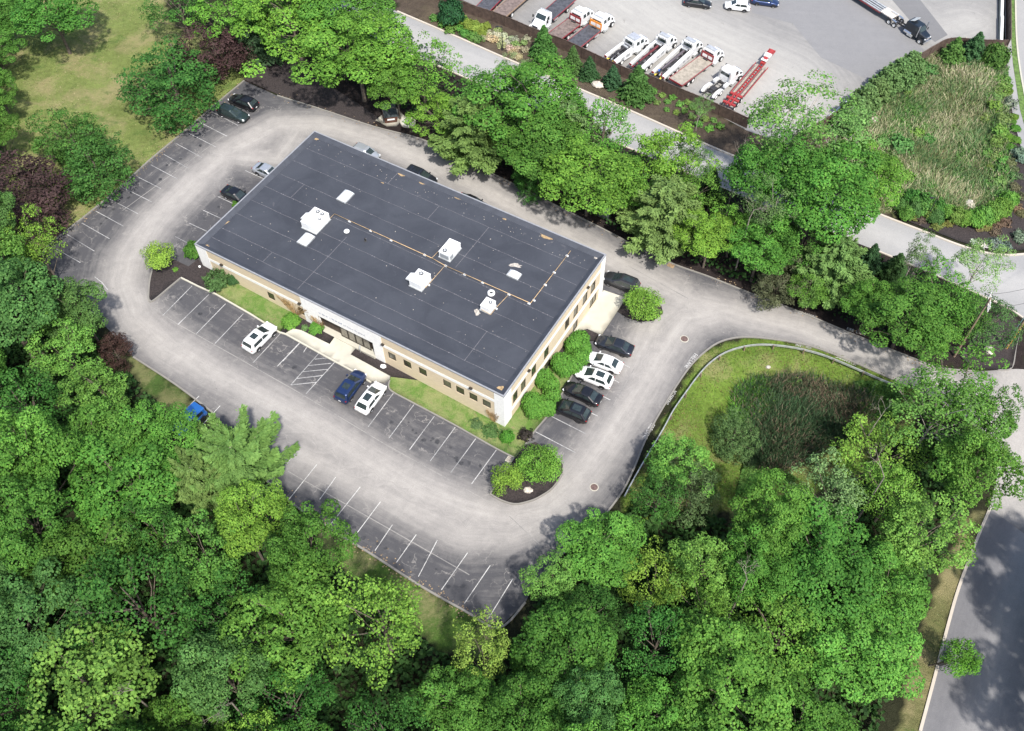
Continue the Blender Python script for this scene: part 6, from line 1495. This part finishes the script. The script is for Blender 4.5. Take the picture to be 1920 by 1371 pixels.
shrubs([(1896, 305, 9), (1902, 318, 8), (1910, 330, 7), (1904, 350, 9), (1912, 366, 9), (1908, 390, 9), (1898, 330, 9), (1915, 400, 8)], 'tuft', [(.2, .16, .1), (.13, .15, .07), (.1, .2, .05)], .9, 'brownish low shrub in the mulch bed right of the meadow', 'brownish bedding shrubs')
meadow_edge = [(1862 + rnd.uniform(-14, 18), 130 + 17 * k + rnd.uniform(-6, 6), rnd.uniform(7, 14)) for k in range(15)] + [(1872 + rnd.uniform(-6, 12), 150 + 24 * k, 12) for k in range(9)]
shrubs(meadow_edge, 'tuft', [(.14, .27, .055), (.17, .28, .07), (.10, .22, .05)], 1.1, 'rough green bush in the strip along the right side of the meadow', 'bushes on the right side of the meadow')
shrubs([(1660, 300, 18), (1690, 270, 20), (1680, 320, 18), (1655, 265, 14), (1700, 330, 14), (1720, 250, 12), (1733, 236, 9), (1750, 240, 9), (1790, 240, 8), (1700, 172, 8), (1650, 350, 16), (1740, 260, 12), (1730, 120, 12), (1745, 130, 12)], 'tuft', [(.10, .2, .055), (.14, .27, .06)], 1.0, 'scattered green bush growing in the dry meadow', 'bushes in the meadow')
tree('airy1', 1312, 205, 20, 6, (.12, .22, .06), 'thin young tree with sparse leaves on the slope by the access road', name='young_tree')

# grasses, reeds and undergrowth: nobody could count them
def blades(name, poly, n, h, w, cols, lean, seed, jit=3):
    r = np.random.RandomState(seed); wp = [P(x, y) for x, y in poly]; x0, x1 = min(p.x for p in wp), max(p.x for p in wp); y0, y1 = min(p.y for p in wp), max(p.y for p in wp)
    X = r.uniform(x0, x1, n * 4); Y = r.uniform(y0, y1, n * 4); Z = gz(X, Y); px, py = proj(X, Y, Z); k = inside(px + r.normal(0, jit, len(px)), py + r.normal(0, jit, len(py)), poly)
    X, Y, Z = X[k][:n], Y[k][:n], Z[k][:n]; n = len(X)
    a = r.uniform(0, 2 * pi, n); hh = h * r.uniform(.5, 1.3, n); ln = lean * r.uniform(.2, 1.4, n) * hh
    dirx = np.cos(a) * .9 + .25 * np.sin(X * .6); diry = np.sin(a) * .9 + .25 * np.cos(Y * .5)
    b = r.uniform(0, pi, n); wx, wy = np.cos(b) * w / 2, np.sin(b) * w / 2
    v = np.stack([np.column_stack([X - wx, Y - wy, Z - .02]), np.column_stack([X + wx, Y + wy, Z - .02]), np.column_stack([X + dirx * ln + wx * .4, Y + diry * ln + wy * .4, Z + hh]), np.column_stack([X + dirx * ln - wx * .4, Y + diry * ln - wy * .4, Z + hh])], 1).reshape(-1, 3)
    m, nt, bs, out = nodes(name + '_blades'); g = NT(nt); g.l(g.attr('blade', 'Color'), bs.inputs['Base Color']); bs.inputs['Roughness'].default_value = .7
    me = np_mesh(name, v, np.arange(4 * n).reshape(-1, 4), m)
    pat = .5 + .5 * np.sin(X * .35 + np.sin(Y * .3) * 2) * np.cos(Y * .22 + X * .13)
    ci = np.clip((pat * .5 + r.uniform(-.15, .75, n)) * len(cols), 0, len(cols) - 1).astype(int); c = np.array(cols)[ci] * r.uniform(.7, 1.3, (n, 1))
    at_ = me.attributes.new('blade', 'FLOAT_COLOR', 'POINT'); at_.data.foreach_set('color', np.repeat(np.column_stack([c, np.ones(n)]), 4, 0).astype(np.float32).ravel())
    return tag(link(name, me), kind='stuff')
blades('reeds', REEDS, 24000, 1.2, .09, [(.035, .085, .03), (.05, .115, .04), (.075, .12, .05), (.05, .09, .04), (.2, .15, .10)], .7, 1, 9)
blades('reeds', sc((1150, 600), 3.491, [(800, 520), (860, 455), (1000, 395), (1010, 480), (1000, 600), (900, 700), (770, 660), (780, 580)]), 9000, .8, .13, [(.12, .32, .03), (.16, .37, .035), (.09, .25, .03)], .6, 2, 5)
blades('meadow_grass', MEADOW, 42000, .9, .09, [(.08, .17, .06), (.10, .20, .06), (.15, .24, .08), (.2, .26, .1), (.36, .35, .19), (.46, .42, .27)], .9, 3)
blades('basin_grass', BASIN, 20000, .16, .1, [(.11, .21, .035), (.17, .26, .05), (.2, .22, .07), (.19, .12, .06)], .6, 4)
blades('lawn_grass', LAWN, 26000, .12, .12, [(.10, .16, .04), (.15, .19, .055), (.22, .22, .09), (.3, .27, .14)], .6, 5)
def undergrowth(name, polys, n, seed, col, hmax=2.2, size=.42):
    r = np.random.RandomState(seed); out = []
    for poly in polys:
        wp = [P(x, y) for x, y in poly]; x0, x1 = min(p.x for p in wp), max(p.x for p in wp); y0, y1 = min(p.y for p in wp), max(p.y for p in wp)
        X = r.uniform(x0, x1, n * 3); Y = r.uniform(y0, y1, n * 3); Z = gz(X, Y); px, py = proj(X, Y, Z); k = inside(px, py, poly)
        X, Y, Z = X[k][:n], Y[k][:n], Z[k][:n]; lump = np.clip(.5 + .6 * np.sin(X * .8 + 1.3 * np.sin(Y * .6)) * np.cos(Y * .9), .05, 1)
        out.append(np.column_stack([X, Y, Z + lump * hmax * r.uniform(.3, 1, len(X))]))
    p = np.vstack(out); m = len(p); me = leaf_mesh(name, p, np.array([0, 0, .8]) + r.normal(size=(m, 3)) * .5, size, np.clip(r.normal(.4, .25, m), 0, 1), r.rand(m), seed=seed)
    o = link(name, me); o.color = (*col, 1); return tag(o, kind='stuff')
undergrowth('meadow_weeds', [[(1700, 180), (1745, 170), (1740, 230), (1690, 280), (1650, 300), (1660, 250)], [(1800, 250), (1830, 250), (1825, 360), (1800, 380), (1785, 330)], [(1845, 120), (1890, 130), (1890, 380), (1850, 400), (1838, 250)], [(1570, 240), (1640, 190), (1650, 260), (1600, 300)], [(1640, 320), (1740, 330), (1780, 400), (1660, 395)]], 5200, 7, (.11, .22, .045), .7, .26)
undergrowth('basin_weeds', [[(1395, 745), (1470, 700), (1500, 720), (1440, 780), (1400, 800)], [(1600, 720), (1690, 720), (1680, 800), (1610, 800)], [(1400, 850), (1460, 880), (1500, 900), (1380, 930)]], 5000, 8, (.09, .20, .04), .9, .28)
WU = [(-200, 440), (60, 480), (110, 560), (200, 640), (240, 700), (320, 790), (380, 880), (500, 965), (600, 1040), (700, 1130), (800, 1210), (900, 1260), (960, 1215), (1010, 1130), (1080, 1060), (1180, 960), (1215, 900), (1260, 960), (1400, 990), (1560, 960), (1680, 860), (1740, 790), (1800, 830), (1800, 960), (1740, 1100), (1690, 1250), (1620, 1420), (1550, 1560), (-200, 1560)]
undergrowth('undergrowth', [WU], 60000, 1, (.04, .09, .022))
undergrowth('undergrowth', [[(560, 60), (740, 35), (860, 150), (1150, 275), (1340, 355), (1500, 425), (1715, 510), (1830, 560), (1850, 630), (1700, 650), (1500, 570), (1250, 480), (1080, 392), (930, 315), (800, 250), (740, 195), (640, 150)]], 12000, 2, (.05, .11, .028), 1.4, .36)
undergrowth('undergrowth', [[(-120, -100), (30, -60), (10, 60), (0, 200), (10, 330), (60, 470), (-120, 470)]], 5000, 3, (.045, .1, .025), 1.6)
# fallen leaves and gravel crumbs along the lot edges
def litter(n, seed):
    r = random.Random(seed); mb = MB(); m1 = pm('dry_leaf', (.28, .2, .12), .9, var=.4)
    edges = [[P(x, y) for x, y in LOTPX[14:21]], [P(x, y) for x, y in LOTPX[-18:]], [P(x, y) for x, y in LOTPX[0:8]]]
    for i in range(n):
        e = r.choice(edges); k = r.randrange(len(e) - 1); p = e[k].lerp(e[k + 1], r.random()); p = p + Vector((r.gauss(0, .5), r.gauss(0, .5), 0)); s = r.uniform(.04, .12); z = gz(p.x, p.y) + .05
        a = r.uniform(0, 6); mb.quad((p.x + s * cos(a), p.y + s * sin(a), z), (p.x - s * sin(a), p.y + s * cos(a), z + .01), (p.x - s * cos(a), p.y - s * sin(a), z), (p.x + s * sin(a), p.y - s * cos(a), z + .015), m1)
    tag(mb.build('leaf_litter', m1), kind='stuff')
litter(900, 3)

# ------------------------------------------------------------------ light, sky, camera
EL = radians(56); SD = Vector((.38, -.92, 0)).normalized()
sun = bpy.data.lights.new('sun', 'SUN'); sun.energy = 4.0; sun.angle = radians(2.2); sun.color = (1, .96, .9)
so = bpy.data.objects.new('sun', sun); COL.objects.link(so)
sd = Vector((SD.x * cos(EL), SD.y * cos(EL), sin(EL))); so.rotation_euler = sd.to_track_quat('Z', 'Y').to_euler(); so.location = (60, 0, 120)
W = bpy.data.worlds.new('World'); S.world = W; W.use_nodes = True
nt = W.node_tree; nt.nodes.clear(); o = nt.nodes.new('ShaderNodeOutputWorld'); bg = nt.nodes.new('ShaderNodeBackground'); sk = nt.nodes.new('ShaderNodeTexSky')
sk.sky_type = 'NISHITA'; sk.sun_disc = False; sk.sun_elevation = EL; sk.sun_rotation = atan2(SD.x, SD.y); sk.air_density = 1.0; sk.dust_density = 2.0; sk.ozone_density = 1.0
bg.inputs['Strength'].default_value = .15
nt.links.new(sk.outputs[0], bg.inputs[0]); nt.links.new(bg.outputs[0], o.inputs[0])
cam = bpy.data.cameras.new('camera'); cam.sensor_width = 36; cam.lens = F / 1920 * 36; cam.clip_end = 3000; cam.clip_start = .5
co_ = bpy.data.objects.new('camera', cam); COL.objects.link(co_)
M = Matrix(((_r[0], _u[0], -_fw[0], 0), (_r[1], _u[1], -_fw[1], 0), (_r[2], _u[2], -_fw[2], CAM[2]), (0, 0, 0, 1))); co_.matrix_world = M
S.camera = co_
S.view_settings.view_transform = 'Standard'; S.view_settings.look = 'None'; S.view_settings.gamma = 1; S.view_settings.exposure = .5
S.cycles.max_bounces = 5; S.cycles.diffuse_bounces = 3; S.cycles.glossy_bounces = 2; S.cycles.transmission_bounces = 2; S.cycles.caustics_reflective = False; S.cycles.caustics_refractive = False
